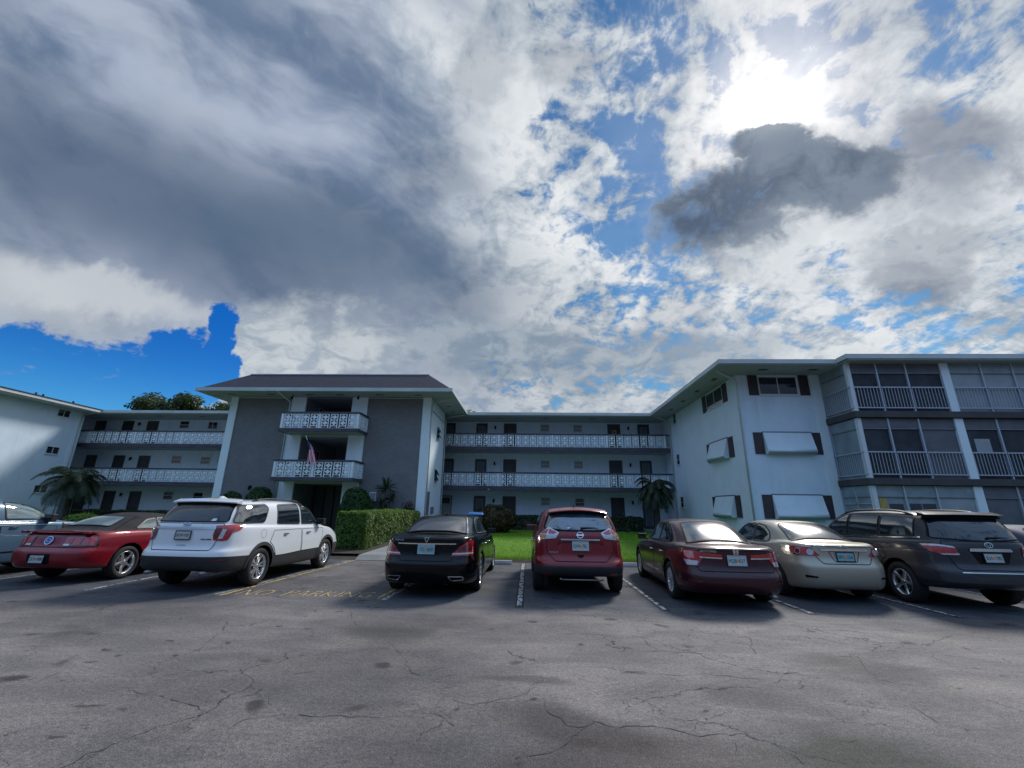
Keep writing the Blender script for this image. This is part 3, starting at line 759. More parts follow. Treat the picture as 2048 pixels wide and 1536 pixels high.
def build_rogue():
    c = suv('parked_car', 'ruby red crossover seen straight from behind with a clear rear window', 'paint_ruby', 4.64, 1.84, 1.68, .99, 2.705, .365, .235, .80, .42, .56,
            [(0, 1.18), (.3, 1.13), (.6, 1.08), (.75, 1.06), (.9, 1.0), (1, .84)], 3.70, 2.80, .46, bumptop=.66, rearw=(.90, .82, .70), tuck=.10)
    k_arch[c.root.name] = .43; arch_clad(c, .06)
    d = c.doors([[(1.38, 1.02), (2.35, 1.01), (2.37, .50), (1.78, .48)] + arcpts(.99, .375, .50, 15, 60, 6), [(2.38, 1.01), (3.35, 1.0), (3.3, .50), (2.39, .50)]])
    c.handle(1.75, .94, 'chrome', d[0]); c.handle(2.65, .92, 'chrome', d[1])
    c.windows([rp([(.80, 1.22), (1.05, 1.44), (1.40, 1.50), (1.42, 1.18)], .04), rp([(1.48, 1.17), (1.48, 1.52), (2.30, 1.56), (2.32, 1.14)], .05), rp([(2.40, 1.13), (2.38, 1.56), (2.8, 1.52), (3.30, 1.22), (3.40, 1.12)], .04)], bmat='car_trim')
    gp = rp([(-.70, 1.25), (-.30, 1.215), (.30, 1.215), (.70, 1.25), (.585, 1.56), (-.585, 1.56)], .05)
    rw = c.patch('rear_window', gp, 'B', .008, 'crossover_glass', res=.06); c.loop('window_frame', gp, .03, 'B', .011, 'car_seam', rw)
    c.patch('windscreen', rp([(-.68, 3.62), (.68, 3.62), (.56, 2.86), (-.56, 2.86)], .10), 'T', .010, 'car_glass', res=.09)
    tg = rp([(-.50, .655), (.50, .655), (.66, .84), (.645, 1.205), (-.645, 1.205), (-.66, .84)], .05)
    t = c.patch('tailgate', tg, 'B', .004, c.paint, res=.06); c.loop('seam', tg, .009, 'B', .007, 'car_seam', t)
    rec = [(-.42, 1.055), (.42, 1.055), (.42, 1.03), (.36, .97), (.40, .94), (.34, .80), (-.34, .80), (-.40, .94), (-.36, .97), (-.42, 1.03)]
    c.loop('plate_recess', [(-.40, 1.03), (.40, 1.03), (.45, .95), (.35, 1.0), (-.35, 1.0), (-.45, .95)], .012, 'B', .009, 'car_seam', t)
    c.patch('chrome_strip', rp([(-.38, 1.065), (.38, 1.065), (.38, 1.038), (-.38, 1.038)], .006), 'B', .024, 'chrome', res=.06)
    c.patch('handle_recess', rp([(-.075, .775), (.075, .775), (.035, .72), (-.035, .72)], .01), 'B', .009, 'car_seam', t)
    for sx in (-1, 1):
        W = ('W', sx, .30, .50)
        l = c.patch('tail_light', rp([(17, 1.175), (34, 1.225), (48, 1.27), (56, 1.255), (70, 1.14), (74, 1.045), (56, 1.045), (25, 1.075)], .015), W, .016, 'lamp_clear', res=.035)
        c.patch('lamp_core', rp([(24, 1.175), (36, 1.21), (47, 1.24), (46, 1.155), (33, 1.15)], .01), W, .022, 'lamp_red', l)
        c.patch('lamp_core', rp([(50, 1.24), (56, 1.22), (66, 1.15), (50, 1.155)], .01), W, .022, 'lamp_red', l)
        c.patch('lamp_core', rp([(50, 1.135), (67, 1.13), (69, 1.065), (52, 1.065)], .01), W, .022, 'lamp_amber', l)
        c.line('lamp_divider', [(48.5, 1.26), (48, 1.15), (46, 1.05)], .6, W, .024, 'car_seam', l) if False else None
        c.patch('reflector', rp([(sx*.55, .448), (sx*.71, .452), (sx*.71, .43), (sx*.55, .426)], .004), 'B', .008, 'lamp_red')
    c.plate(.935, txt=('QWI', '7EL'), frame='chrome')
    m = c.frame('B', 0, 1.135, .020); mb = MB(); vs, fs = ringoval(.066, .012, 1.0, .95); mb.add(vs, fs); mb.box(-.075, -.014, .001, .075, .014, .008); c.put(mb, 'badge', 'chrome', m)
    c.text('lettering', 'ROGUE', .042, 'B', -.525, .815, 'chrome', sx=1.25)
    spoiler(c, .60, .30, 1.625, .16, 'paint_ruby', thick=.03, drop=.055)
    spoiler(c, .55, .35, 1.585, .10, 'car_seam', thick=.035, drop=.05)
    wiper(c, .02, .38, 1.255)
    c.patch('sticker', [(-.22+.028*math.cos(a), 1.262+.014*math.sin(a)) for a in [2*math.pi*k/12 for k in range(12)]], 'B', .014, 'sticker', rw)
    h = c.hit('T', 0, .60)[0]; MB().tube([(-.06, .62, h.z-.01), (-.06, .64, h.z+.02), (-.06, .52, h.z+.12)], [.02, .014, .006], 6).build('roof_antenna', 'car_trim', c.root)
    MB().tube([(-.40, .03, .335), (.40, .03, .335)], .013, 8).ball((-.40, .03, .345), .022).ball((.40, .03, .345), .022).build('tow_bar', 'steel', c.root)
    c.mirror(3.15, 1.15, .86, 'paint_ruby', r=(.09, .06, .075)); c.wheels('five', .225)
    c.place(1.02, 8.9, -.3); return c
simple('crossover_glass', (.018, .05, .08), .03, 0, .5, .0, var=.6, vs=3.2); M['crossover_glass'].node_tree.nodes['Principled BSDF'].inputs['IOR'].default_value = 2.4

def build_highlander():
    c = suv('parked_car', 'dark grey sport utility with roof rails cut off by the right edge', 'paint_grey', 4.79, 1.91, 1.73, 1.02, 2.79, .365, .24, .825, .42, 0,
            [(0, 1.16), (.3, 1.12), (.6, 1.08), (.75, 1.06), (.9, 1.0), (1, .84)], 3.72, 2.85, .48, bumptop=.70, rearw=(.90, .84, .76))
    d = c.doors([[(1.40, 1.02), (2.42, 1.01), (2.44, .42), (1.80, .40)] + arcpts(1.02, .375, .50, 12, 60, 6), [(2.46, 1.01), (3.45, 1.0), (3.4, .42), (2.47, .42)]])
    c.handle(1.72, .97, 'paint_grey', d[0]); c.handle(2.75, .95, 'paint_grey', d[1])
    c.windows([rp([(.62, 1.235), (.66, 1.56), (1.42, 1.60), (1.44, 1.20)], .04), rp([(1.50, 1.19), (1.50, 1.60), (2.36, 1.61), (2.38, 1.165)], .04), rp([(2.46, 1.16), (2.44, 1.61), (2.85, 1.57), (3.35, 1.28), (3.46, 1.14)], .04)], bmat='car_trim')
    for md in ('L', 'R'): c.line('chrome_trim', [(.50, 1.215), (1.5, 1.16), (2.5, 1.125), (3.4, 1.105)], .020, md, .012, 'chrome')
    gp = rp([(-.76, 1.215), (0, 1.175), (.76, 1.215), (.64, 1.575), (-.64, 1.575)], .05)
    rw = c.patch('rear_window', gp, 'B', .008, 'dark_glass', res=.07); c.loop('window_frame', gp, .02, 'B', .011, 'car_seam', rw)
    c.patch('windscreen', rp([(-.70, 3.64), (.70, 3.64), (.6, 2.92), (-.6, 2.92)], .10), 'T', .010, 'car_glass', res=.09)
    tg = rp([(-.60, .70), (.60, .70), (.68, .95), (.70, 1.17), (-.70, 1.17), (-.68, .95)], .05)
    t = c.patch('tailgate', tg, 'B', .004, c.paint, res=.07); c.loop('seam', tg, .009, 'B', .007, 'car_seam', t)
    c.patch('plate_recess', rp([(-.34, 1.0), (.34, 1.0), (.24, .80), (-.24, .80)], .02), 'B', .006, 'car_seam', t)
    c.patch('chrome_strip', rp([(-.34, 1.055), (.34, 1.055), (.36, 1.005), (-.36, 1.005)], .02), 'B', .026, 'chrome', res=.06)
    c.patch('chrome_strip', rp([(-.60, .665), (.60, .665), (.60, .650), (-.60, .650)], .004), 'B', .012, 'chrome', res=.06)
    for sx in (-1, 1):
        W = ('W', sx, .42, .55)
        l = c.patch('tail_light', rp([(14, .955), (18, 1.075), (48, 1.105), (82, 1.10), (62, .99), (48, .955), (28, .945)], .015), W, .014, 'lamp_red', res=.035)
        c.patch('clear_lens', rp([(18, 1.055), (20, 1.085), (48, 1.11), (80, 1.105), (74, 1.075), (46, 1.08)], .004), W, .020, 'lamp_clear', l)
        c.patch('clear_lens', rp([(14, .968), (13, .94), (40, .935), (46, .955)], .004), W, .020, 'lamp_clear', l)
    c.plate(.90, txt=('ILH', 'Y82'))
    oval_badge(c, 0, 1.115, 1.2, .8, .062, bars=1)
    spoiler(c, .70, .32, 1.645, .16, 'paint_grey', thick=.02, drop=.01)
    spoiler(c, .64, .38, 1.61, .08, 'car_seam', thick=.035, drop=.01)
    wiper(c, .05, .42, 1.225)
    rails(c, .75, 2.85, .655, 'car_trim', .05)
    c.mirror(3.30, 1.17, .88, 'paint_grey', r=(.085, .06, .075)); c.wheels('star', .235)
    c.place(8.20, 8.35, 1.5); return c

def build_convertible():
    L, W, H = 4.77, 1.88, 1.40; w = W/2
    sh = [(0, 1.0), (.15, 1.015), (.35, 1.0), (.65, .95), (.85, .90), (1, .74)]
    rings = [
        ([(0, .30), (.5, .19), (1, .22)], .35, L-.30, w*.84, 7, 6, 0),
        ([(0, .30), (.12, .27), (.5, .18), (1, .19)], .14, L-.12, w*.94, 7, 6, 0),
        ([(0, .38), (.5, .28), (1, .30)], .04, L-.02, w*.972, 7, 5.4, 0),
        ([(0, .54), (.5, .48), (1, .44)], .0, L, w*.985, 7, 5.4, 0),
        ([(0, .665), (.5, .60), (1, .56)], .02, L-.015, w*.99, 7, 5.4, 0),
        ([(0, .70), (.5, .66), (1, .60)], .10, L-.06, w*.985, 7, 5.2, 0),
        ([(0, .82), (.25, .84), (.5, .80), (1, .70)], .14, L-.12, w*1.0, 7, 5.0, 0),
        ([(u, z-.045) for u, z in sh], .19, L-.22, w*.965, 6.5, 5, 0),
        ([(u, z) for u, z in sh], .23, L-.30, w*.935, 6.5, 5, 0),
        ([(u, z+.012) for u, z in sh], .29, L-.42, w*.885, 6.2, 5, 0, .006),
        ([(0, 1.035), (1, .99)], .72, 3.35, w*.81, 5.2, 4.6, 3, .01),
        ([(0, 1.07), (1, 1.03)], .76, 3.25, w*.795, 5, 4.2, 3, .012),
        ([(0, 1.20), (1, 1.22)], 1.05, 2.95, w*.73, 4.6, 4, 3, .02),
        ([(0, 1.305), (.5, 1.345), (1, 1.31)], 1.42, 2.65, w*.64, 4.2, 3.8, 3, .03),
        ([(0, 1.335), (.5, 1.385), (1, 1.345)], 1.62, 2.5, w*.50, 4, 3.6, 3, .02),
        ([(0, 1.36), (.5, 1.40), (1, 1.37)], 1.85, 2.3, w*.28, 3.5, 3.5, 3, .01),
    ]
    c = Car('parked_car', 'dark red convertible with its black soft top raised', rings, (1.07, 3.79), .345, .235, .80, .40, 'paint_convertible')
    d = c.doors([[(1.95, .92), (3.2, .90), (3.25, .36), (2.0, .36)]]); c.handle(2.15, .86, 'paint_convertible', d[0])
    c.windows([rp([(1.32, 1.06), (1.62, 1.235), (1.86, 1.27), (1.88, 1.04)], .04), rp([(1.93, 1.03), (1.91, 1.275), (2.55, 1.28), (3.05, 1.06)], .04)], mats='pale_glass')
    gp = rp([(-.52, .86), (.52, .86), (.40, 1.36), (-.40, 1.36)], .12)
    rw = c.patch('rear_window', gp, 'T', .012, 'pale_glass', res=.08); c.loop('window_frame', gp, .02, 'T', .016, 'soft_top', rw)
    c.line('top_seam', [(-.66, .84), (-.52, 1.5), (0, 1.60), (.52, 1.5), (.66, .84)], .014, 'T', .010, 'car_seam')
    c.patch('windscreen', rp([(-.66, 3.28), (.66, 3.28), (.52, 2.72), (-.52, 2.72)], .10), 'T', .010, 'car_glass', res=.09)
    lid = rp([(-.84, .725), (.84, .725), (.78, .955), (-.78, .955)], .03)
    t = c.patch('rear_panel', lid, 'B', .004, c.paint, res=.07); c.loop('seam', lid, .011, 'B', .007, 'car_seam', t)
    c.patch('plate_recess', rp([(-.24, .60), (.24, .60), (.24, .405), (-.24, .405)], .02), 'B', .006, 'car_seam')
    for sx in (-1, 1):
        W = ('W', sx, .30, .60)
        l = c.patch('tail_light', rp([(sx*.34, .925), (sx*.80, .925), (sx*.83, .745), (sx*.34, .745)], .02), 'B', .014, 'lamp_red_dark', res=.05)
        for k in range(3): c.patch('lamp_core', rp([(sx*(.37+k*.15), .91), (sx*(.49+k*.15), .91), (sx*(.50+k*.15), .79 if k == 0 else .76), (sx*(.37+k*.15), .79 if k == 0 else .76)], .012), 'B', .020, 'lamp_red', l)
        c.patch('clear_lens', rp([(sx*.36, .785), (sx*.48, .785), (sx*.48, .75), (sx*.36, .75)], .006), 'B', .021, 'lamp_clear', l)
        c.patch('reflector', rp([(sx*.86, .5), (sx*.96, .5)], 0), 'B', .01, 'lamp_red') if False else None
    m = c.frame('B', 0, .845, .022); mb = MB().prism([(.085*math.cos(a), .085*math.sin(a)) for a in [2*math.pi*k/28 for k in range(28)]], 'z', -.016, .001)
    b = c.put(mb, 'badge', 'badge_blue', m); vs, fs = ringoval(.088, .018); c.put(MB().add(vs, fs), 'badge_rim', 'chrome', m, b)
    vs, fs = ringoval(.04, .010, 1.3, .8); c.put(MB().add(vs, fs), 'badge_emblem', 'chrome', m, b)
    c.plate(.50, txt=('ZC4', 'M8K'), frame='car_trim')
    mb = MB(); n = 18; vs = []
    for i in range(n+1):
        u = -1+2*i/n; x = u*.78; y = .13+.16*abs(u)**4; z = 1.045-.012*u*u
        vs += [(x, y, z), (x, y+.14, z+.004), (x, y+.14, z-.022), (x, y+.004, z-.026)]
    fs = [(i*4+j, i*4+(j+1) % 4, (i+1)*4+(j+1) % 4, (i+1)*4+j) for i in range(n) for j in range(4)]+[(0, 1, 2, 3), (n*4+3, n*4+2, n*4+1, n*4)]
    mb.add(vs, fs); 
    for sx in (-.7, .7): mb.box(sx-.06, .19, .985, sx+.06, .27, 1.03)
    mb.build('spoiler', 'paint_convertible', c.root, bevel=.006)
    c.mirror(3.0, 1.05, .86, 'paint_convertible'); c.wheels('five', .235)
    c.place(-9.98, 8.98, 1.0); return c
simple('pale_glass', (.10, .15, .15), .04, 0, .5, .0, var=.25, vs=3); M['pale_glass'].node_tree.nodes['Principled BSDF'].inputs['IOR'].default_value = 3.0

def build_steel_suv():
    c = suv('parked_car', 'steel blue sport utility cut off by the left edge', 'paint_steel', 4.9, 1.95, 1.71, 1.05, 2.88, .375, .24, .84, .43, 0,
            [(0, 1.20), (.3, 1.17), (.6, 1.15), (.75, 1.13), (.9, 1.08), (1, .90)], 3.40, 2.45, .45, bumptop=.72, rearw=(.90, .84, .76))
    d = c.doors([[(1.45, 1.08), (1.98, 1.07), (2.0, .5), (1.75, .48)] + arcpts(1.05, .385, .50, 15, 60, 6), [(2.0, 1.08), (3.18, 1.07), (3.2, .5), (2.02, .5)]])
    c.handle(2.25, 1.04, 'car_trim', d[1]); c.handle(1.7, 1.04, 'car_trim', d[0])
    c.windows([rp([(.60, 1.26), (.70, 1.57), (1.30, 1.59), (1.30, 1.24)], .03), rp([(1.36, 1.24), (1.36, 1.59), (1.92, 1.60), (1.94, 1.23)], .03), rp([(2.10, 1.23), (2.06, 1.60), (2.5, 1.56), (2.98, 1.33), (3.10, 1.22)], .04)], bmat='car_trim', mats='pale_glass')
    for md in ('L', 'R'):
        c.line('chrome_trim', [(.7, 1.625), (2.0, 1.65), (2.5, 1.615), (3.0, 1.36)], .016, md, .010, 'chrome')
        c.line('crease_highlight', [(.6, 1.10), (3.3, 1.09)], .012, md, .004, 'lamp_clear')  # pale strip painted on as the light caught along the door crease
        c.line('sill_trim', [(1.6, .52), (3.2, .52)], .018, md, .010, 'chrome')
        v = c.patch('fender_vent', rp([(3.32, 1.13), (3.46, 1.12), (3.44, .98), (3.32, .97)], .02), md, .010, 'car_trim', res=.04)
        for k in range(3): c.patch('vent_bar', rp([(3.335, 1.115-k*.045), (3.44, 1.11-k*.045), (3.44, 1.09-k*.045), (3.335, 1.095-k*.045)], .005), md, .016, 'chrome', v)
    gp = rp([(-.74, 1.25), (.74, 1.25), (.64, 1.56), (-.64, 1.56)], .05); c.patch('rear_window', gp, 'B', .008, 'car_glass', res=.08)
    c.patch('windscreen', rp([(-.74, 3.32), (.74, 3.32), (.62, 2.52), (-.62, 2.52)], .10), 'T', .010, 'car_glass', res=.09)
    for sx in (-1, 1): c.patch('tail_light', rp([(20, .90), (22, 1.15), (60, 1.15), (56, .9)], .02), ('W', sx, .45, .55), .014, 'lamp_red', res=.05)
    c.mirror(2.95, 1.24, .90, 'car_trim', r=(.09, .06, .09)); c.wheels('five', .24)
    c.place(-12.85, 7.75, .5); return c

def build_silver_sedan():
    c = sedan('parked_car', 'sliver of a slate blue sedan beyond the dark grey sport utility', 'paint_silverblue', 4.7, 1.82, 1.45, 1.05, 2.7, .325, .215, .785,
              [(0, 1.0), (.12, 1.02), (.35, .98), (.65, .94), (.85, .87), (1, .72)], .38, glass=(.66, 1.5, 3.6, 2.85), gz=(1.02, .98))
    d = c.doors([[(1.5, .92), (2.2, .92), (2.2, .34), (1.7, .34)], [(2.21, .92), (3.3, .9), (3.35, .34), (2.21, .34)]])
    c.windows([rp([(1.36, 1.02), (1.52, 1.20), (1.85, 1.33), (2.18, 1.35), (2.18, .99)], .04), rp([(2.24, .99), (2.24, 1.35), (2.7, 1.33), (3.25, 1.0)], .04)])
    gp = rp([(-.60, .76), (.60, .76), (.47, 1.50), (-.47, 1.50)], .10); c.patch('rear_window', gp, 'T', .010, 'dark_glass', res=.08)
    for sx in (-1, 1): c.patch('tail_light', rp([(15, .82), (20, .93), (65, .94), (60, .8)], .02), ('W', sx, .45, .6), .014, 'lamp_red', res=.05)
    c.wheels('seven', .21); c.place(11.0, 8.6, 1.0); return c
paint('paint_silverblue', (.035, .05, .085), .0, .65, coat=.0)
# ------------------------------------------------------------------ building materials
def stucco(key, c, rough=.9, streak=.10):
    m, nt, b = new_mat(key); tc = N(nt, 'ShaderNodeTexCoord'); P = tc.outputs['Object']
    big = noise(nt, P, .35, 5, .6); st = noise(nt, mapping(nt, P, sc=(2.2, 2.2, .18)), 1.6, 6, .6)
    f = math_(nt, 'MULTIPLY', sstep(nt, big, .35, .75), sstep(nt, st, .45, .8))
    dark = tuple(x*(1-streak*2.2) for x in c)
    c1 = mixc(nt, sstep(nt, noise(nt, P, 1.3, 6, .65), .35, .7), tuple(x*(1-streak*.5) for x in c), c)
    nt.links.new(mixc(nt, f, c1, dark), b.inputs['Base Color'])
    b.inputs['Roughness'].default_value = rough; b.inputs['Specular IOR Level'].default_value = .25
    h = math_(nt, 'ADD', noise(nt, P, 55, 4, .7), math_(nt, 'MULTIPLY', noise(nt, P, 6, 3, .5), .8))
    bump(nt, b, h, .35, .012); M[key] = m
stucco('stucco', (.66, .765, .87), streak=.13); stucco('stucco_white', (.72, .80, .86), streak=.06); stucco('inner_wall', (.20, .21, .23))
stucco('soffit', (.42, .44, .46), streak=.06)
def brick(key, c1, c2, mortar, sx, sy, axis='xz'):
    m, nt, b = new_mat(key); tc = N(nt, 'ShaderNodeTexCoord')
    v = tc.outputs['Object']; s = N(nt, 'ShaderNodeSeparateXYZ'); nt.links.new(v, s.inputs[0])
    cb = N(nt, 'ShaderNodeCombineXYZ'); nt.links.new(s.outputs[0], cb.inputs[0]); nt.links.new(s.outputs[2], cb.inputs[1])
    t = N(nt, 'ShaderNodeTexBrick'); nt.links.new(cb.outputs[0], t.inputs['Vector'])
    for i, cc in ((1, c1), (2, c2), (3, mortar)): t.inputs[i].default_value = (*cc, 1)
    t.inputs['Scale'].default_value = 1; t.inputs['Brick Width'].default_value = sx; t.inputs['Row Height'].default_value = sy
    t.inputs['Mortar Size'].default_value = .006; t.inputs['Bias'].default_value = .1
    nn = noise(nt, v, 1.1, 5, .6)
    nt.links.new(mixc(nt, math_(nt, 'MULTIPLY', sstep(nt, nn, .35, .75), .3), t.outputs[0], tuple(x*.6 for x in c1)), b.inputs['Base Color'])
    b.inputs['Roughness'].default_value = .9
    bump(nt, b, math_(nt, 'SUBTRACT', noise(nt, v, 60, 3, .6), t.outputs[1]), .5, .008); M[key] = m
brick('grey_brick', (.175, .172, .190), (.210, .205, .220), (.16, .16, .17), .21, .072)
def shingle(key):
    m, nt, b = new_mat(key); tc = N(nt, 'ShaderNodeTexCoord'); v = tc.outputs['Object']
    s = N(nt, 'ShaderNodeSeparateXYZ'); nt.links.new(v, s.inputs[0])
    cb = N(nt, 'ShaderNodeCombineXYZ'); nt.links.new(math_(nt, 'ADD', s.outputs[0], s.outputs[1]), cb.inputs[0]); nt.links.new(s.outputs[2], cb.inputs[1])
    t = N(nt, 'ShaderNodeTexBrick'); nt.links.new(cb.outputs[0], t.inputs['Vector'])
    for i, cc in ((1, (.018, .021, .034)), (2, (.040, .044, .064)), (3, (.010, .011, .018))): t.inputs[i].default_value = (*cc, 1)
    t.inputs['Scale'].default_value = 1; t.inputs['Brick Width'].default_value = .28; t.inputs['Row Height'].default_value = .09; t.inputs['Mortar Size'].default_value = .006
    nt.links.new(mixc(nt, sstep(nt, noise(nt, v, 2, 4, .6), .3, .7), t.outputs[0], (.025, .028, .042)), b.inputs['Base Color'])
    b.inputs['Roughness'].default_value = .9; bump(nt, b, t.outputs[1], -.6, .01); M[key] = m
shingle('shingle')
simple('trim_dark', (.065, .058, .078), .75, var=.2, vs=1.5, bmp=.15, bs=30)
simple('slab_grey', (.060, .060, .062), .85, var=.2, vs=1.2, bmp=.2, bs=40)
simple('block_white', (.72, .77, .82), .85, var=.08, vs=4, bmp=.2, bs=60)
simple('fascia', (.50, .53, .54), .6, var=.1, vs=.8, bmp=.05, bs=20)
simple('door_dark', (.040, .042, .050), .5, var=.15, vs=3)
simple('door_frame', (.030, .055, .068), .5)
simple('door_pale', (.34, .36, .35), .45, var=.08, vs=3)
simple('metal_grey', (.19, .20, .24), .45, .3, var=.15, vs=3)
simple('window_glass', (.014, .018, .026), .04, 0, .6, .2, var=.3, vs=1.5)
simple('blind', (.27, .28, .28), .5, 0, .5, .4, var=.1, vs=6)
simple('shutter', (.045, .030, .036), .6, var=.2, vs=8)
simple('frame_white', (.58, .62, .65), .5)
simple('awning', (.62, .72, .80), .5, var=.06, vs=1.4, bmp=.04, bs=8)
simple('awning_lip', (.30, .38, .38), .5, var=.08)
simple('screen', (.034, .037, .048), .55, 0, .3, var=.35, vs=1.3)
simple('screen_grey', (.12, .125, .145), .6, 0, .3, var=.15, vs=1.4)
simple('shade', (.30, .33, .36), .6, 0, .4, .3, var=.10, vs=2)
simple('shade_green', (.22, .28, .31), .45, 0, .5, .4, var=.15, vs=2)
simple('curtain', (.42, .30, .10), .7, 0, .2, var=.2, vs=6)
simple('alu', (.42, .47, .54), .45, .3)
simple('gravel_roof', (.42, .42, .40), .95, var=.2, vs=4)
simple('concrete_slab', (.30, .30, .30), .9, var=.15, vs=2, bmp=.2, bs=30)
simple('black_iron', (.012, .012, .013), .5, .3)
simple('lamp_glass', (.35, .36, .34), .2)
Z1, Z2, Z3 = .42, 3.03, 5.68
def B(parent, name, mat, *bx, bevel=0.0):
    mb = MB()
    for b in bx: mb.box(*b)
    return mb.build(name, mat, parent, bevel=bevel)
_dm = {}
def door(parent, x, y, z, w=.86, h=2.0, style='solid', label=None):
    """door on a wall facing -Y; x = centre"""
    key = (style, w)
    if key not in _dm:
        f = MB().box(-w/2-.05, -.03, 0, -w/2, 0, h+.05).box(w/2, -.03, 0, w/2+.05, 0, h+.05).box(-w/2, -.03, h, w/2, 0, h+.05)
        fm = {'solid': 'door_dark', 'screen': 'door_frame', 'pale': 'door_frame'}[style]
        p = MB()
        if style == 'solid':
            p.box(-w/2, -.015, 0, w/2, 0, h, 0)
            for zz in (.25, 1.1):
                p.box(-w/2+.12, -.022, zz, -w/2+.14, -.014, zz+.65, 1).box(w/2-.14, -.022, zz, w/2-.12, -.014, zz+.65, 1)
                p.box(-w/2+.14, -.022, zz+.63, w/2-.14, -.014, zz+.65, 1)
        elif style == 'screen':
            p.box(-w/2, -.015, 0, w/2, 0, h, 0)
            p.box(-w/2+.13, -.024, .2, -w/2+.155, -.014, h-.16, 1).box(w/2-.155, -.024, .2, w/2-.13, -.014, h-.16, 1).box(-w/2+.155, -.024, h-.185, w/2-.155, -.014, h-.16, 1)
            p.box(-w/2+.16, -.020, .2, w/2-.16, -.013, h-.19, 2)
        else:
            p.box(-w/2, -.015, 0, w/2, 0, h, 1); p.box(-w/2+.1, -.022, 1.5, w/2-.1, -.013, h-.1, 0)
        pm = {'solid': ['door_dark', 'black_iron'], 'screen': ['door_frame', 'shade_green', 'screen_grey'], 'pale': ['door_frame', 'door_pale']}[style]
        hd = MB().ball((w/2-.09, -.05, 1.0), .03, 8, 6)
        _dm[key] = (p.mesh('door', pm), f.mesh('door_frame', fm), hd.mesh('handle', 'chrome'))
    a, b_, c_ = _dm[key]
    o = inst(a, 'door', parent, (x, y, z)); inst(b_, 'door_frame', o); inst(c_, 'handle', o)
    if label: o['label'] = label
    return o
def window(parent, x0, z0, x1, z1, y, kind='hung', face='-y', pane='window_glass'):
    """window on a wall; face -y: coordinates x; face '-x'/'+x': x0,x1 are y coordinates, y is the wall x"""
    w = x1-x0; h = z1-z0; fr = MB(); t = .035
    fr.box(0, -.03, 0, w, 0, t).box(0, -.03, h-t, w, 0, h).box(0, -.03, t, t, 0, h-t).box(w-t, -.03, t, w, 0, h-t)
    if kind == 'hung': fr.box(t, -.028, h*.46, w-t, 0, h*.46+.03)
    if kind == 'slide': fr.box(w*.5-.02, -.028, t, w*.5+.02, 0, h-t)
    fr.box(-.03, -.06, -.05, w+.03, 0, 0)
    if face == '-y': loc, rz = (x0, y, z0), 0
    elif face == '+x': loc, rz = (y, x0, z0), math.pi/2
    else: loc, rz = (y, x1, z0), -math.pi/2
    f = fr.build('window', 'frame_white', parent, fixn=False); f.location = loc; f.rotation_euler = (0, 0, rz)
    if kind == 'hung':
        B(f, 'pane', pane, (t, -.012, t, w-t, .0, h*.46)); B(f, 'pane', 'blind' if pane == 'blind' else pane, (t, -.012, h*.46+.03, w-t, .0, h-t))
    elif kind == 'slide':
        B(f, 'pane', pane, (t, -.012, t, w*.5-.02, 0, h-t)); B(f, 'pane', pane, (w*.5+.02, -.012, t, w-t, 0, h-t))
    elif kind == 'awning':
        for k in range(2):
            za = t+k*(h-2*t)/2; zb = za+(h-2*t)/2-.02
            MB().hexa([(t, -.20, za), (w-t, -.20, za), (w-t, -.19, za+.02), (t, -.19, za+.02), (t, -.015, zb), (w-t, -.015, zb), (w-t, 0, zb), (t, 0, zb)]).build('pane', pane, f)
        B(f, 'dark_opening', 'screen', (t, -.008, t, w-t, 0, h-t))
    return f
def lantern(parent, x, y, z):
    mb = MB().box(x-.05, y-.02, z-.02, x+.05, y, z+.12).tube([(x, y-.02, z+.10), (x, y-.10, z+.16), (x, y-.12, z+.12)], .012, 6)
    mb.lathe([(-.14, .01), (-.12, .03), (-.08, .055), (.06, .065), (.08, .085), (.13, .02), (.17, .005)], 'z', 8, (x, y-.12, z))
    return mb.build('wall_lantern', 'black_iron', parent)
def block_panel_mesh(w=.42, h=.79):
    d = .05; mb = MB(); s = .045
    mb.box(-w/2, 0, 0, -w/2+s, d, h).box(w/2-s, 0, 0, w/2, d, h)
    leg = .09; H = (h-leg-.04)/2
    for z in (leg, leg+H, h-.04): mb.box(-w/2+s, .002, z, w/2-s, d-.002, z+.04)
    iw = w/2-s
    for k in range(2):
        z0 = leg+.04+k*H; z1 = leg+H*(k+1); cz = (z0+z1)/2; hh = (z1-z0)/2
        a, b_ = .42, .42
        pts = [(0, -1), (a, -b_), (1, 0), (a, b_), (0, 1), (-a, b_), (-1, 0), (-a, -b_)]
        mb.prism([(px*iw, cz+pz*hh) for px, pz in pts], 'y', .008, d-.008)
        for sx in (-1, 1):      # corner fillets joining the frame
            for sz in (-1, 1): mb.prism([(sx*iw, cz+sz*hh), (sx*iw*.62, cz+sz*hh), (sx*iw, cz+sz*hh*.62)], 'y', .006, d-.006)
    return mb.mesh('block_panel', 'block_white')
PANEL = block_panel_mesh()
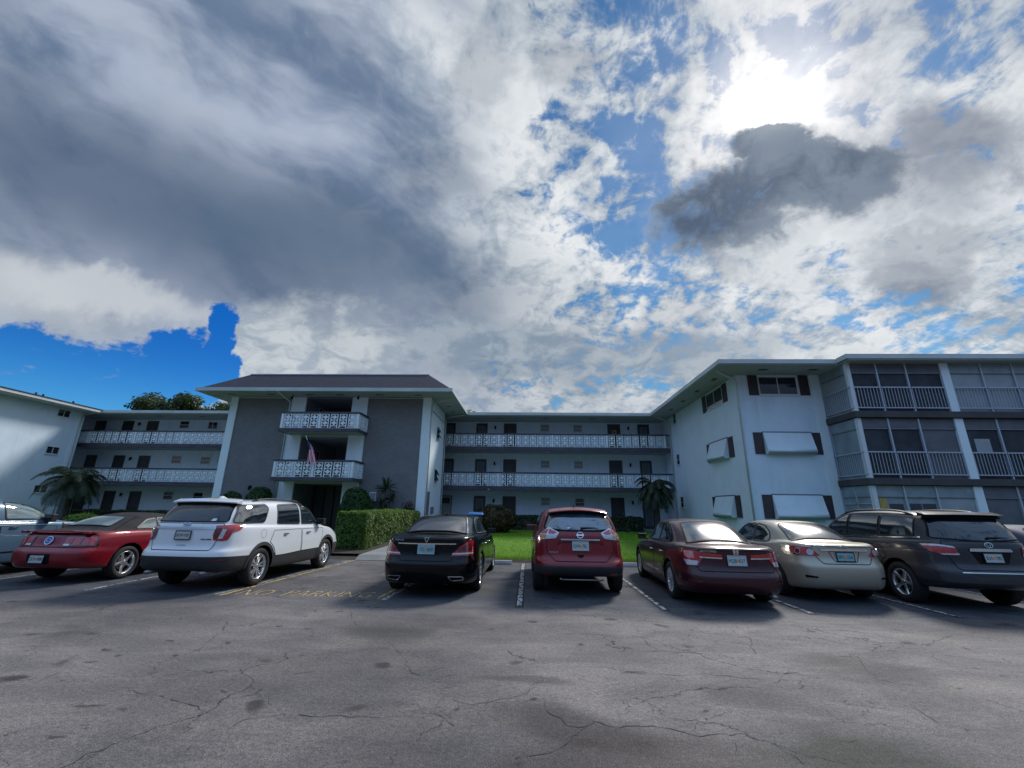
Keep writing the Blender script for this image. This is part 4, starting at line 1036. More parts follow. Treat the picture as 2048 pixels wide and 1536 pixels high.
def railing(parent, x0, x1, y, zb, posts, pitch=.508, ztop=None, mat='trim_dark', h=.99, label=None):
    zt = zb+.79
    r = MB().box(x0, y-.03, zt+.01, x1, y+.10, zt+.11).build('railing', mat, parent, bevel=.008)
    if label: r['label'] = label
    B(r, 'bottom_rail', 'block_white', (x0, y-.012, zb-.018, x1, y+.062, zb-.001))
    P = sorted(posts)
    for p in P: B(r, 'post', 'block_white', (p-.065, y-.01, zb, p+.065, y+.06, zt+.01))
    ed = [x0]+P+[x1]
    for a, b_ in zip(ed, ed[1:]):
        a2 = a+(.065 if a in P else .0); b2 = b_-(.065 if b_ in P else .0)
        n = max(0, int((b2-a2+.03)/pitch)); 
        if n == 0: continue
        step = (b2-a2)/n if abs((b2-a2)/n-pitch) < .08 else pitch
        for k in range(n): inst(PANEL, 'block_panel', r, (a2+step*(k+.5), y, zb))
    return r

def build_back_wing():
    e = empty('apartment_building', (0, 30, Z1)); tag(e, 'long three-storey back wing with open walkways and pierced block railings', 'building', 'wings of the white apartment complex')
    e.matrix_world = Matrix.Translation((0, 0, 0)); Yw, Yf = 31.5, 29.6
    B(e, 'wall', 'stucco', (-38, Yw, 0, 14, 40, 7.84))
    B(e, 'floor_slab', 'concrete_slab', (-38, Yf-.1, 0, 14, Yw, Z1))
    for z in (Z2, Z3):
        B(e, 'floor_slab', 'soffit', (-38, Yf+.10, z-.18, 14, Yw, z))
        B(e, 'slab_edge', 'trim_dark', (-38, Yf-.04, z-.22, 14, Yf+.10, z+.04))
    # railings
    for z, nm in ((Z3+.09, 'upper'), (Z2+.09, 'middle')):
        railing(e, -5.80, 9.74, Yf, z, [-2.08, 1.63, 5.37, 9.30])
        railing(e, -36, -17.9, Yf, z, [-35.3, -31.80, -28.33, -24.86, -21.35], pitch=.485)
    # roof
    B(e, 'roof', 'gravel_roof', (-38, 29.32, 7.93, 14, 40.5, 8.06))
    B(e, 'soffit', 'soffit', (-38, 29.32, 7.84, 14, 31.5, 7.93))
    B(e, 'fascia', 'fascia', (-30.9, 29.20, 7.89, -19.1, 29.32, 8.08), (-4.34, 29.20, 7.89, 8.38, 29.32, 8.08))
    for x in (-2.3, 1.0, 4.3): B(e, 'soffit_vent', 'door_dark', (x, 30.0, 7.828, x+.4, 30.15, 7.842))
    for x in (-27.5, -24.2): B(e, 'soffit_vent', 'door_dark', (x, 30.0, 7.828, x+.4, 30.15, 7.842))
    for x in (-.12, 1.19, 3.34, 4.79): MB().tube([(x, 31, 8.05), (x, 31, 8.42)], .05, 8).tube([(x, 31, 8.40), (x, 31, 8.46)], .07, 8).build('roof_vent', 'black_iron', e)
    # flats: doors, windows, lanterns
    for z, k in ((Z1, 0), (Z2, 1), (Z3, 2)):
        door(e, -5.95, Yw, z, style='pale' if k == 0 else 'screen')
        door(e, -3.49, Yw, z, w=.74, style='screen'); door(e, -1.38, Yw, z, w=.84, style='solid')
        door(e, 6.26, Yw, z, w=.84, style='solid'); door(e, 8.40, Yw, z, w=.74, style='screen')
        lantern(e, -2.48, Yw, z+1.72); lantern(e, 7.30, Yw, z+1.72)
        window(e, .86, z+1.45, 1.53, z+2.0, Yw, pane='blind' if k else 'shade_green'); window(e, 3.27, z+1.43, 3.93, z+1.98, Yw, pane='blind' if k else 'window_glass')
        door(e, -30.9, Yw, z, w=.78); door(e, -28.93, Yw, z, w=.80); door(e, -33.1, Yw, z, w=.74)
        lantern(e, -29.97, Yw, z+1.78)
        window(e, -26.80, z+1.50, -26.05, z+2.08, Yw, pane='window_glass'); window(e, -24.55, z+1.46, -23.80, z+2.02, Yw, kind='slide' if k == 2 else 'hung')
        # behind the stair block
        for x in (-16, -14, -9): door(e, x, Yw, z)
    m = MB(); vs, fs = ringoval(.17, .08, n=18, z=.03); m.add([(x+6.26, Yw-.03-z, y+Z3+1.45) for x, y, z in vs], fs); w_ = m.build('door_wreath', 'curtain', e)
    for x in (-4.05, 7.9): MB().ball((x, 30.0, Z2-.21), .06, 10, 6).build('ceiling_light', 'lamp_glass', e)
    MB().ball((-2.7, 29.56, Z2-.20), .07, 10, 6).build('ceiling_light', 'lamp_glass', e)
    return e

def build_stair_block():
    e = empty('apartment_building'); tag(e, 'stair block with grey brick panels and a dark hipped shingle roof', 'building', 'wings of the white apartment complex')
    y0 = 24.40
    B(e, 'wall', 'stucco_white', (-17.85, y0+.03, 0, -13.28, 29.3, 7.86))
    B(e, 'wall', 'stucco_white', (-10.48, y0+.03, 0, -5.76, 28.75, 7.86))
    B(e, 'corner_pillar', 'stucco_white', (-17.89, y0-.06, 0, -17.44, y0+.03, 7.86)); B(e, 'corner_pillar', 'stucco_white', (-6.23, y0-.06, 0, -5.75, y0+.03, 7.86))
    B(e, 'brick_panel', 'grey_brick', (-17.44, y0-.0, .2, -14.22, y0+.03, 7.80)); B(e, 'brick_panel', 'grey_brick', (-9.54, y0-.0, .2, -6.23, y0+.03, 7.80))
    B(e, 'column', 'stucco_white', (-14.15, y0-.05, 0, -13.28, y0+.03, 7.86)); B(e, 'column', 'stucco_white', (-10.48, y0-.05, 0, -9.54, y0+.03, 7.86))
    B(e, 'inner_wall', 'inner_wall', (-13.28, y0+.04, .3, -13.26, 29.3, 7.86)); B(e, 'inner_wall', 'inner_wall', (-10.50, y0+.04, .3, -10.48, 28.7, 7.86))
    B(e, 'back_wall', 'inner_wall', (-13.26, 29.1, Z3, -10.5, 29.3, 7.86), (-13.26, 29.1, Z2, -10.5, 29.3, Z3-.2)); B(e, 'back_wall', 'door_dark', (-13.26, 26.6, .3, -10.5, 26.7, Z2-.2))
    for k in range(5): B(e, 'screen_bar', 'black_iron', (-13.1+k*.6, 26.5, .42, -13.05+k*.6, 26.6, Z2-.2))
    B(e, 'ceiling', 'inner_wall', (-13.26, y0, 7.80, -10.5, 29.1, 7.86))
    door(e, -11.6, 29.1, Z2, label=None); door(e, -12.6, 29.1, Z3)
    window(e, 26.0, Z3+1.05, 26.9, Z3+1.9, -13.26, kind='slide', face='+x', pane='screen')
    window(e, 26.0, Z2+.6, 26.8, Z2+1.9, -13.26, kind='slide', face='+x', pane='screen')
    for z in (Z2, Z3):
        B(e, 'floor_slab', 'soffit', (-13.84, 23.02, z-.10, -9.40, y0-.06, z+.0), (-13.26, y0-.04, z-.2, -10.5, 29.3, z))
        B(e, 'slab_edge', 'trim_dark', (-13.88, 22.95, z-.12, -9.36, 23.02, z+.05), (-9.40, 23.02, z-.12, -9.36, y0-.06, z+.05), (-13.88, 23.02, z-.12, -13.84, y0-.06, z+.05))
        r = railing(e, -13.84, -9.40, 22.98, z+.09, [-13.74, -11.62, -9.47], pitch=.49)
        for sx, xx in ((0, -9.45), (1, -13.84)):
            B(r, 'side_rail', 'trim_dark', (xx-.03, 23.09, z+.89, xx+.10, y0-.06, z+.99)); 
            for k in range(2):
                o = inst(PANEL, 'block_panel', r, (xx+.05, 23.42+k*.52, z+.09), (0, 0, math.pi/2))
            B(r, 'post', 'block_white', (xx+.0, y0-.19, z+.09, xx+.06, y0-.06, z+.89))
    # side wall fittings
    X = -5.76
    d = MB().box(X, 24.62, .42, X+.03, 25.42, 2.50).box(X+.03, 25.0, .42, X+.036, 25.02, 2.5); d.build('utility_door', 'metal_grey', e)
    B(e, 'meter_box', 'metal_grey', (X, 25.95, 1.28, X+.10, 26.45, 1.66), bevel=.01)
    window(e, 26.35, 5.82, 27.15, 6.55, X, kind='awning', face='+x'); window(e, 26.35, 3.17, 27.15, 3.92, X, kind='awning', face='+x')
    MB().tube([(X+.02, 24.5, 7.17), (X+.02, 28.7, 7.17)], .018, 6).build('conduit', 'black_iron', e)
    # roof
    x0, x1, ya, yb, ze, zt, ins = -19.1, -4.34, 23.08, 29.25, 8.03, 9.44, 1.8
    mb = MB(); vs = [(x0, ya, ze), (x1, ya, ze), (x1, yb+2, ze), (x0, yb+2, ze), (x0+ins, ya+ins, zt), (x1-ins, ya+ins, zt), (x1-ins, yb+2, zt), (x0+ins, yb+2, zt)]
    mb.add(vs, [(0, 1, 5, 4), (1, 2, 6, 5), (3, 0, 4, 7), (2, 3, 7, 6), (4, 5, 6, 7), (3, 2, 1, 0)]); mb.build('roof', 'shingle', e)
    B(e, 'ridge_cap', 'fascia', (x0+ins-.04, ya+ins-.05, zt-.02, x1-ins+.04, ya+ins+.06, zt+.035))
    B(e, 'fascia', 'fascia', (x0-.06, ya-.10, 7.88, x1+.06, ya, 8.08), (x1, ya, 7.88, x1+.06, yb+.0, 8.08), (x0-.06, ya, 7.88, x0, yb+.0, 8.08))
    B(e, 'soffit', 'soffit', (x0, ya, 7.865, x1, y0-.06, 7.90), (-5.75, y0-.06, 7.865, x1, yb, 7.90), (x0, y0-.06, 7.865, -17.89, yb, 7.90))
    for x in (-17.5, -15.1, -12.81, -11.0, -8.66, -6.38): B(e, 'soffit_vent', 'door_dark', (x-.22, 23.65, 7.853, x+.22, 23.80, 7.866))
    for y in (25.0, 26.6, 28.2): B(e, 'soffit_vent', 'door_dark', (-5.25, y-.1, 7.853, -5.0, y+.1, 7.866))
    # gutters and down pipes
    p = 'fascia'
    MB().tube([(-14.3, 23.0, 7.95), (-14.3, 23.05, 7.84), (-14.20, 24.25, 7.55), (-14.20, 24.30, 7.35), (-14.20, 24.30, .4)], .045, 8).build('down_pipe', p, e)
    MB().tube([(-18.8, 23.8, 7.9), (-18.75, 23.9, 7.80), (-18.0, 24.28, 7.55), (-17.95, 24.33, 7.3)], .045, 8).build('down_pipe', p, e)
    MB().tube([(-4.45, 24.3, 7.92), (-4.6, 24.35, 7.80), (-5.6, 24.45, 7.58), (-5.70, 24.45, 7.4), (-5.70, 24.45, .3)], .045, 8).build('down_pipe', p, e)
    MB().tube([(-4.4, 29.0, 7.92), (-4.55, 29.0, 7.80), (-5.55, 28.80, 7.6), (-5.70, 28.80, 7.4), (-5.70, 28.80, .3)], .045, 8).build('down_pipe', p, e)
    for x in (-13.87, -9.94):
        f = MB().tube([(x, 23.9, 7.86), (x, 23.85, 7.76)], .03, 8).lathe([(-.10, .07), (0, .06), (.05, .03)], 'z', 12, (x, 23.82, 7.72)); f.build('flood_light', 'black_iron', e)
    MB().tube([(-10.04, 24.33, 3.0), (-10.04, 24.2, 3.02), (-10.25, 24.1, 2.93)], [.03, .03, .05], 8).build('security_camera', 'block_white', e)
    MB().ball((-14.45, 24.3, 2.99), .06, 10, 6).build('security_camera', 'block_white', e)
    lantern(e, -15.77, y0, 2.55)
    return e

def hood_window(parent, a0, a1, z0, z1, wall, face):
    """closed hooded shutter, hinged at its top edge, with brown side shutters"""
    w = a1-a0
    prof = [(0, z1-z0), (-.05, z1-z0), (-.28, .16), (-.30, .08), (-.27, .0), (-.20, -.04), (0, -.02)]
    mb = MB(); n = len(prof)
    vs = [(0, y, z) for y, z in prof]+[(w, y, z) for y, z in prof]
    fs = [tuple(range(n)), tuple(range(2*n-1, n-1, -1))]; mb.add(vs, fs, 0)
    for i in range(n-1): mb.add([vs[i], vs[i+1], vs[n+i+1], vs[n+i]], [(0, 3, 2, 1)], 1 if i in (3, 4) else 0, i in (2, 3, 4))
    o = mb.build('window_hood', ['awning', 'awning_lip'], parent)
    MB().box(-.02, -.07, z1-z0-.0, w+.02, 0, z1-z0+.04).build('hinge_bar', 'metal_grey', o)
    if face == '-y': o.location = (a0, wall, z0)
    else: o.location = (wall, a1, z0); o.rotation_euler = (0, 0, -math.pi/2)
    return o
def shutter(parent, a0, a1, z0, z1, wall, face):
    mb = MB().box(0, -.045, 0, a1-a0, 0, z1-z0)
    w = a1-a0; h = z1-z0; k = 0; z = .05
    while z < h-.06:
        mb.hexa([(.035, -.052, z), (w-.035, -.052, z), (w-.035, -.045, z), (.035, -.045, z), (.035, -.047, z+.03), (w-.035, -.047, z+.03), (w-.035, -.044, z+.03), (.035, -.044, z+.03)]); z += .045
    o = mb.build('shutter', 'shutter', parent)
    if face == '-y': o.location = (a0, wall, z0)
    else: o.location = (wall, a1, z0); o.rotation_euler = (0, 0, -math.pi/2)
    return o
def build_right_wing():
    e = empty('apartment_building'); tag(e, 'right-hand three-storey wing with screened balconies, brown shutters and closed window hoods', 'building', 'wings of the white apartment complex')
    XW, YF = 9.75, 19.70
    B(e, 'wall', 'stucco', (XW, YF, -.1, 34, 31.4, 7.84))
    B(e, 'corner_strip', 'stucco_white', (13.12, YF-.05, -.1, 13.52, YF, 7.84))
    # side wall (faces -x)
    for z0, z1 in ((6.88, 7.76),):
        window(e, 21.25, z0, 23.25, z1, XW, kind='slide', face='-x', pane='window_glass'); shutter(e, 20.75, 21.20, z0-.02, z1+.02, XW, '-x'); shutter(e, 23.30, 23.76, z0-.02, z1+.02, XW, '-x')
        window(e, 10.74-0, z0, 12.50, z1, YF, kind='slide'); shutter(e, 10.27, 10.70, z0-.02, z1+.06, YF, '-y'); shutter(e, 12.60, 13.03, z0-.02, z1+.06, YF, '-y')
    for z0, z1 in ((4.16, 5.11), (1.40, 2.37)):
        hood_window(e, 21.28, 23.36, z0, z1, XW, '-x'); shutter(e, 20.76, 21.24, z0-.02, z1, XW, '-x'); shutter(e, 23.40, 23.80, z0-.02, z1, XW, '-x')
        hood_window(e, 10.60, 12.72, z0, z1, YF, '-y'); shutter(e, 10.17, 10.58, z0-.02, z1, YF, '-y'); shutter(e, 12.74, 13.14, z0-.02, z1, YF, '-y')
    for z0 in (7.22, 4.52, 1.84): window(e, 28.25, z0, 28.80, z0+.68, XW, kind='hung', face='-x')
    MB().tube([(8.55, 19.0, 7.92), (8.7, 19.1, 7.80), (9.55, 19.62, 7.62), (9.70, 19.66, 7.45), (9.70, 19.66, 0)], .045, 8).build('down_pipe', 'fascia', e)
    MB().tube([(8.5, 29.0, 7.92), (8.65, 29.05, 7.80), (9.5, 29.5, 7.6), (9.68, 29.55, 7.4), (9.68, 29.55, .3)], .045, 8).build('down_pipe', 'fascia', e)
    # roof
    xe, ye = 8.38, 18.15
    B(e, 'soffit', 'soffit', (xe, ye, 7.84, XW, 29.2, 7.92), (XW, ye, 7.84, 13.45, YF, 7.92), (13.45, 17.55, 7.84, 34, YF, 7.92))
    B(e, 'fascia', 'fascia', (xe-.06, ye-.06, 7.88, xe, 29.2, 8.07), (xe, ye-.06, 7.88, 13.4, ye, 8.07), (13.40, 17.49, 7.90, 34, 17.55, 8.10), (13.34, 17.49, 7.90, 13.40, ye-.06, 8.10))
    mb = MB(); mb.add([(xe, ye, 8.06), (13.4, ye, 8.06), (13.4, 17.55, 8.09), (34, 17.55, 8.09), (34, 32, 9.2), (12.8, 25, 8.75), (12.8, 32, 8.75), (xe, 32, 8.06)], [(0, 1, 5), (1, 2, 3, 5), (3, 4, 6, 5), (0, 5, 6, 7)]); mb.build('roof', 'shingle', e)
    for y in (20.2, 22.4, 24.6, 26.8): B(e, 'soffit_vent', 'door_dark', (8.95, y, 7.828, 9.15, y+.4, 7.842))
    for x in (10.4, 12.6): B(e, 'soffit_vent', 'door_dark', (x, 18.75, 7.828, x+.4, 18.95, 7.842))
    # projecting screened balconies
    yb = 17.95; X0 = 13.58
    for z, zt in ((Z3+.02, 7.84), (Z2-.05, 5.46)):
        B(e, 'floor_slab', 'slab_grey', (X0-.10, yb-.10, z-.24, 34, YF, z+.02), bevel=.01)
    B(e, 'ground_slab', 'concrete_slab', (X0-.1, yb-.1, -.1, 34, YF, .42))
    cells = [(13.72, 14.80), (14.86, 16.02), (16.08, 17.42), (17.80, 19.10), (19.16, 20.38), (20.44, 21.65), (22.0, 23.2), (23.26, 24.5), (24.56, 25.8), (26.2, 27.4), (27.46, 28.7), (28.76, 30)]
    kinds = {3: ['screen', 'screen', 'screen', 'shade', 'shade', 'shade'], 2: ['screen', 'screen', 'screen_grey', 'screen', 'screen', 'screen'], 1: ['shade_green', 'shade_green', 'shade_green', 'screen_grey', 'screen_grey', 'screen_grey']}
    for lv, zb, zt in ((3, Z3+.04, 7.84), (2, Z2-.03, 5.44), (1, .42, 2.72)):
        for x0, x1 in ((13.58, 13.74), (17.46, 17.80), (21.68, 22.0), (25.84, 26.16), (30.0, 30.4)):
            B(e, 'column', 'frame_white' if x0 < 14 else 'stucco_white', (x0, yb, zb, x1, yb+(.16 if x0 < 14 else .22), zt))
        for i, (x0, x1) in enumerate(cells):
            k = kinds[lv][min(i, 5) if i < 6 else 3]
            s = B(e, 'balcony_screen', k, (x0-.06, yb+.10, zb, x1+.06, yb+.12, zt))
            B(s, 'header', 'screen_grey' if k in ('screen', 'screen_grey') else 'shade_green', (x0-.05, yb+.06, zt-.42, x1+.05, yb+.10, zt-.002))
            B(s, 'header_bar', 'metal_grey', (x0-.05, yb+.045, zt-.45, x1+.05, yb+.10, zt-.42))
            if i % 3 < 2: B(s, 'mullion', 'alu', (x1, yb+.02, zb, x1+.06, yb+.10, zt))
            if lv > 1:
                r = MB().box(x0, yb-.02, zb+1.02, x1, yb+.03, zb+1.07).box(x0, yb-.02, zb+.14, x1, yb+.03, zb+.18); n = int((x1-x0)/.125)
                for q in range(n+1): xx = x0+.01+(x1-x0-.03)*q/n; r.box(xx, yb-.008, zb+.18, xx+.018, yb+.010, zb+1.02)
                r.build('balcony_railing', 'alu', e)
        # side face
        s = B(e, 'balcony_screen', {3: 'shade', 2: 'shade_green', 1: 'shade_green'}[lv], (X0+.05, yb+.16, zb, X0+.07, YF, zt))
        B(s, 'header', 'shade_green', (X0+.02, yb+.16, zt-.42, X0+.05, YF, zt-.002)); B(s, 'header_bar', 'metal_grey', (X0+.01, yb+.16, zt-.45, X0+.05, YF, zt-.42))
        B(s, 'edge_post', 'alu', (X0+.0, YF-.08, zb, X0+.05, YF, zt))
        if lv == 1: B(s, 'mullion', 'alu', (X0, 18.85, zb, X0+.05, 18.9, zt)); B(s, 'cross_bar', 'alu', (X0, yb+.16, 2.0, X0+.05, YF-.08, 2.04))
        if lv > 1:
            r = MB().box(X0-.03, yb, zb+1.02, X0+.02, YF, zb+1.07).box(X0-.03, yb, zb+.14, X0+.02, YF, zb+.18)
            for q in range(14): yy = yb+.05+q*.12; r.box(X0-.015, yy, zb+.18, X0+.003, yy+.018, zb+1.02)
            r.build('balcony_railing', 'alu', e)
    B(e, 'curtain', 'curtain', (13.84, yb+.085, .42, 14.12, yb+.098, 2.30)); B(e, 'inner_window', 'door_dark', (14.2, yb+.085, .9, 14.72, yb+.098, 2.02), (14.98, yb+.085, .9, 15.4, yb+.098, 2.04), (15.46, yb+.085, .9, 15.95, yb+.098, 2.04))
    B(e, 'roller_shade', 'shade', (16.1, yb+.085, .42, 17.42, yb+.098, 2.27)); B(e, 'inner_window', 'shade', (18.1, yb+.085, 4.05, 18.7, yb+.098, 4.62))
    B(e, 'roller_shade', 'shade', (14.95, yb+.085, 4.94, 15.95, yb+.098, 5.0)) if False else None
    return e
def build_left_wing():
    e = empty('apartment_building'); tag(e, 'plain white wing along the left edge with three small windows one above another', 'building', 'wings of the white apartment complex')
    X = -31.9
    B(e, 'wall', 'stucco', (-44, 10, -.1, X, 29.0, 7.86))
    B(e, 'corner_strip', 'stucco_white', (X, 28.55, -.1, X+.05, 29.0, 7.86))
    for z0 in (7.22, 4.70, 2.18): window(e, 27.22, z0, 28.02, z0+.50, X, kind='slide', face='+x', pane='window_glass')
    B(e, 'soffit', 'soffit', (X, 9.5, 7.80, -30.95, 29.2, 7.86))
    B(e, 'fascia', 'fascia', (-30.95, 9.44, 7.86, -30.88, 29.2, 8.04))
    mb = MB().add([(-30.88, 9.4, 8.04), (-30.88, 31, 8.04), (-37, 31, 8.9), (-37, 9.4, 8.9), (-44, 31, 8.04), (-44, 9.4, 8.04), (-30.88, 9.4, 7.98), (-30.88, 31, 7.98)], [(0, 1, 2, 3), (3, 2, 4, 5)])
    mb.build('roof', 'shingle', e)
    B(e, 'drip_edge', 'black_iron', (-30.90, 9.4, 8.04, -30.84, 29.2, 8.085))
    for y in (25.15, 25.57, 27.47): MB().tube([(-31.3, y, 8.08), (-31.3, y, 8.30)], .06, 8).build('roof_vent', 'black_iron', e)
    MB().tube([(-30.95, 28.9, 7.92), (-31.1, 28.9, 7.80), (-31.75, 28.8, 7.6), (-31.83, 28.8, 7.4), (-31.83, 28.8, .2)], .045, 8).build('down_pipe', 'fascia', e)
    return e
HOLES = [(0.757, 1.464, 0.164, 0.14, -44.3, 0.45), (0.878, 1.334, 0.099, 0.088, 23.1, 0.45), (0.268, 1.036, 0.071, 0.105, 34.1, 0.45), (0.091, 0.807, 0.058, 0.109, -0.9, 0.45), (0.196, 0.702, 0.081, 0.055, 10.9, 0.45), (0.294, 0.595, 0.083, 0.049, 31.9, 0.45), (0.312, 0.755, 0.04, 0.056, -0.8, 0.45), (0.217, 0.871, 0.035, 0.051, -1.0, 0.45), (0.787, 0.657, 0.044, 0.034, -0.6, 0.45), (0.776, 0.539, 0.07, 0.025, 10.7, 0.45), (0.804, 0.463, 0.082, 0.028, -5.9, 0.45), (1.006, 0.416, 0.095, 0.035, 5.4, 0.45), (1.231, 0.567, 0.036, 0.044, -0.4, 0.45), (1.283, 0.757, 0.031, 0.065, -0.8, 0.45), (0.869, 1.093, 0.042, 0.085, -1.6, 0.45), (1.013, 0.991, 0.054, 0.032, -1.3, 0.45), (0.425, 1.456, 0.07, 0.088, -2.3, 0.45), (-0.118, 0.236, 0.048, 0.017, 0.3, 0.45), (-0.408, 0.413, 0.03, 0.013, -29.9, 0.45), (0.577, 1.304, 0.037, 0.104, -2.0, 0.45)]
DARKS = [(0.481, 0.777, 0.224, 0.128, 17.6, 0.5, 0.95), (0.78, 0.902, 0.273, 0.106, 6.2, 0.5, 0.95), (0.691, 1.025, 0.12, 0.061, 6.2, 0.5, 0.9), (1.185, 1.031, 0.166, 0.152, -12.4, 0.6, 0.85), (0.993, 0.554, 0.129, 0.063, 12.7, 0.6, 0.75), (1.032, 0.662, 0.157, 0.052, 10.7, 0.6, 0.55), (1.01, 0.889, 0.195, 0.14, -1.1, 0.7, 0.5), (0.124, 1.34, 0.115, 0.117, -2.0, 0.7, 0.45), (-0.156, 1.33, 0.086, 0.162, -2.0, 0.7, 0.4), (0.175, 0.367, 0.314, 0.08, 0.0, 0.7, 0.5), (0.502, 0.623, 0.074, 0.046, -24.4, 0.6, 0.4), (-0.285, 0.915, 0.101, 0.126, -1.1, 0.7, 0.35), (0.365, 0.46, 0.074, 0.084, -0.2, 0.7, 0.3), (-0.167, 0.533, 0.078, 0.066, -0.3, 0.7, 0.3)]
CRACKS = [[(-4.45, 6.96), (-4.16, 6.43), (-3.92, 5.86), (-3.82, 5.48), (-3.79, 5.14), (-3.79, 4.98)], [(-4.77, 4.98), (-4.61, 4.64), (-4.59, 4.45)], [(-3.66, 4.35), (-3.35, 4.29), (-3.05, 4.21), (-2.81, 4.1), (-2.69, 4.02), (-2.45, 3.93)], [(-2.77, 4.11), (-2.62, 4.23), (-2.45, 4.31), (-2.28, 4.41)], [(-2.22, 3.69), (-2.22, 3.88), (-1.97, 3.98), (-1.63, 4.0), (-1.27, 4.01), (-0.91, 4.02)], [(-1.81, 6.06), (-1.49, 5.59), (-1.24, 5.12), (-1.2, 4.98), (-0.91, 4.8), (-0.82, 4.54), (-0.68, 4.36), (-0.47, 4.28), (-0.25, 4.4), (-0.03, 4.52), (0.17, 4.96)], [(-1.05, 4.96), (-0.92, 5.11), (-0.7, 5.24)], [(-0.84, 4.2), (-0.81, 4.11), (-0.6, 3.92), (-0.51, 3.9), (-0.28, 3.94)], [(-2.36, 3.28), (-2.34, 3.38), (-2.32, 3.47), (-2.37, 3.6)], [(-2.87, 7.54), (-2.61, 7.0), (-2.4, 6.66)], [(-0.19, 4.48), (-0.01, 4.55), (0.11, 4.76), (0.3, 4.97)], [(-0.01, 4.55), (0.15, 4.4), (0.14, 4.23), (0.31, 3.98), (0.44, 3.95), (0.51, 4.04), (0.57, 4.03), (0.69, 3.98), (0.85, 3.98), (0.97, 4.01), (1.12, 4.0), (1.24, 3.89), (1.38, 3.88), (1.55, 3.93), (1.73, 3.98), (1.83, 3.9), (1.93, 3.98), (1.97, 4.04)], [(0.44, 3.95), (0.37, 3.83), (0.31, 3.75), (0.24, 3.61), (0.03, 3.55), (-0.06, 3.5), (-0.21, 3.5)], [(1.55, 3.93), (1.47, 3.73), (1.41, 3.54)], [(1.83, 3.9), (1.83, 3.72), (1.85, 3.54)], [(2.14, 3.92), (2.35, 3.88), (2.57, 3.88), (2.8, 3.84), (2.96, 3.8), (3.21, 3.9), (3.36, 4.0), (3.43, 4.13), (3.47, 4.11), (3.61, 4.12)], [(3.38, 4.57), (3.34, 4.37), (3.33, 4.2), (3.41, 4.1)], [(0.75, 5.36), (0.96, 5.19), (1.21, 5.18), (1.48, 5.13), (1.69, 5.15), (1.84, 5.19), (2.07, 5.14), (2.27, 5.09), (2.45, 5.01), (2.71, 5.27), (2.98, 5.36)], [(1.59, 7.05), (1.51, 6.48), (1.49, 6.15), (1.57, 5.86)], [(2.98, 7.12), (2.89, 6.85), (2.96, 6.49), (2.78, 6.16), (2.71, 5.87), (2.83, 5.66)], [(3.95, 6.16), (3.8, 5.87), (3.79, 5.7), (3.66, 5.38), (3.58, 5.2), (3.68, 5.07), (3.95, 5.0), (4.18, 5.05)], [(0.75, 5.93), (1.15, 5.87), (1.61, 5.91), (2.12, 5.86), (2.51, 5.94)], [(2.96, 3.8), (2.92, 3.67), (2.95, 3.61)]]
SUN_E, SUN_ANG, EXPO, CLOUD_E = 3.0, 12.0, .22, .80
BACKC = (.44, .76, 1.32); BACKLO = (.045, .078, .15)  # unseen rear sky, made up: bright top lights walls, dark low band mutes reflections
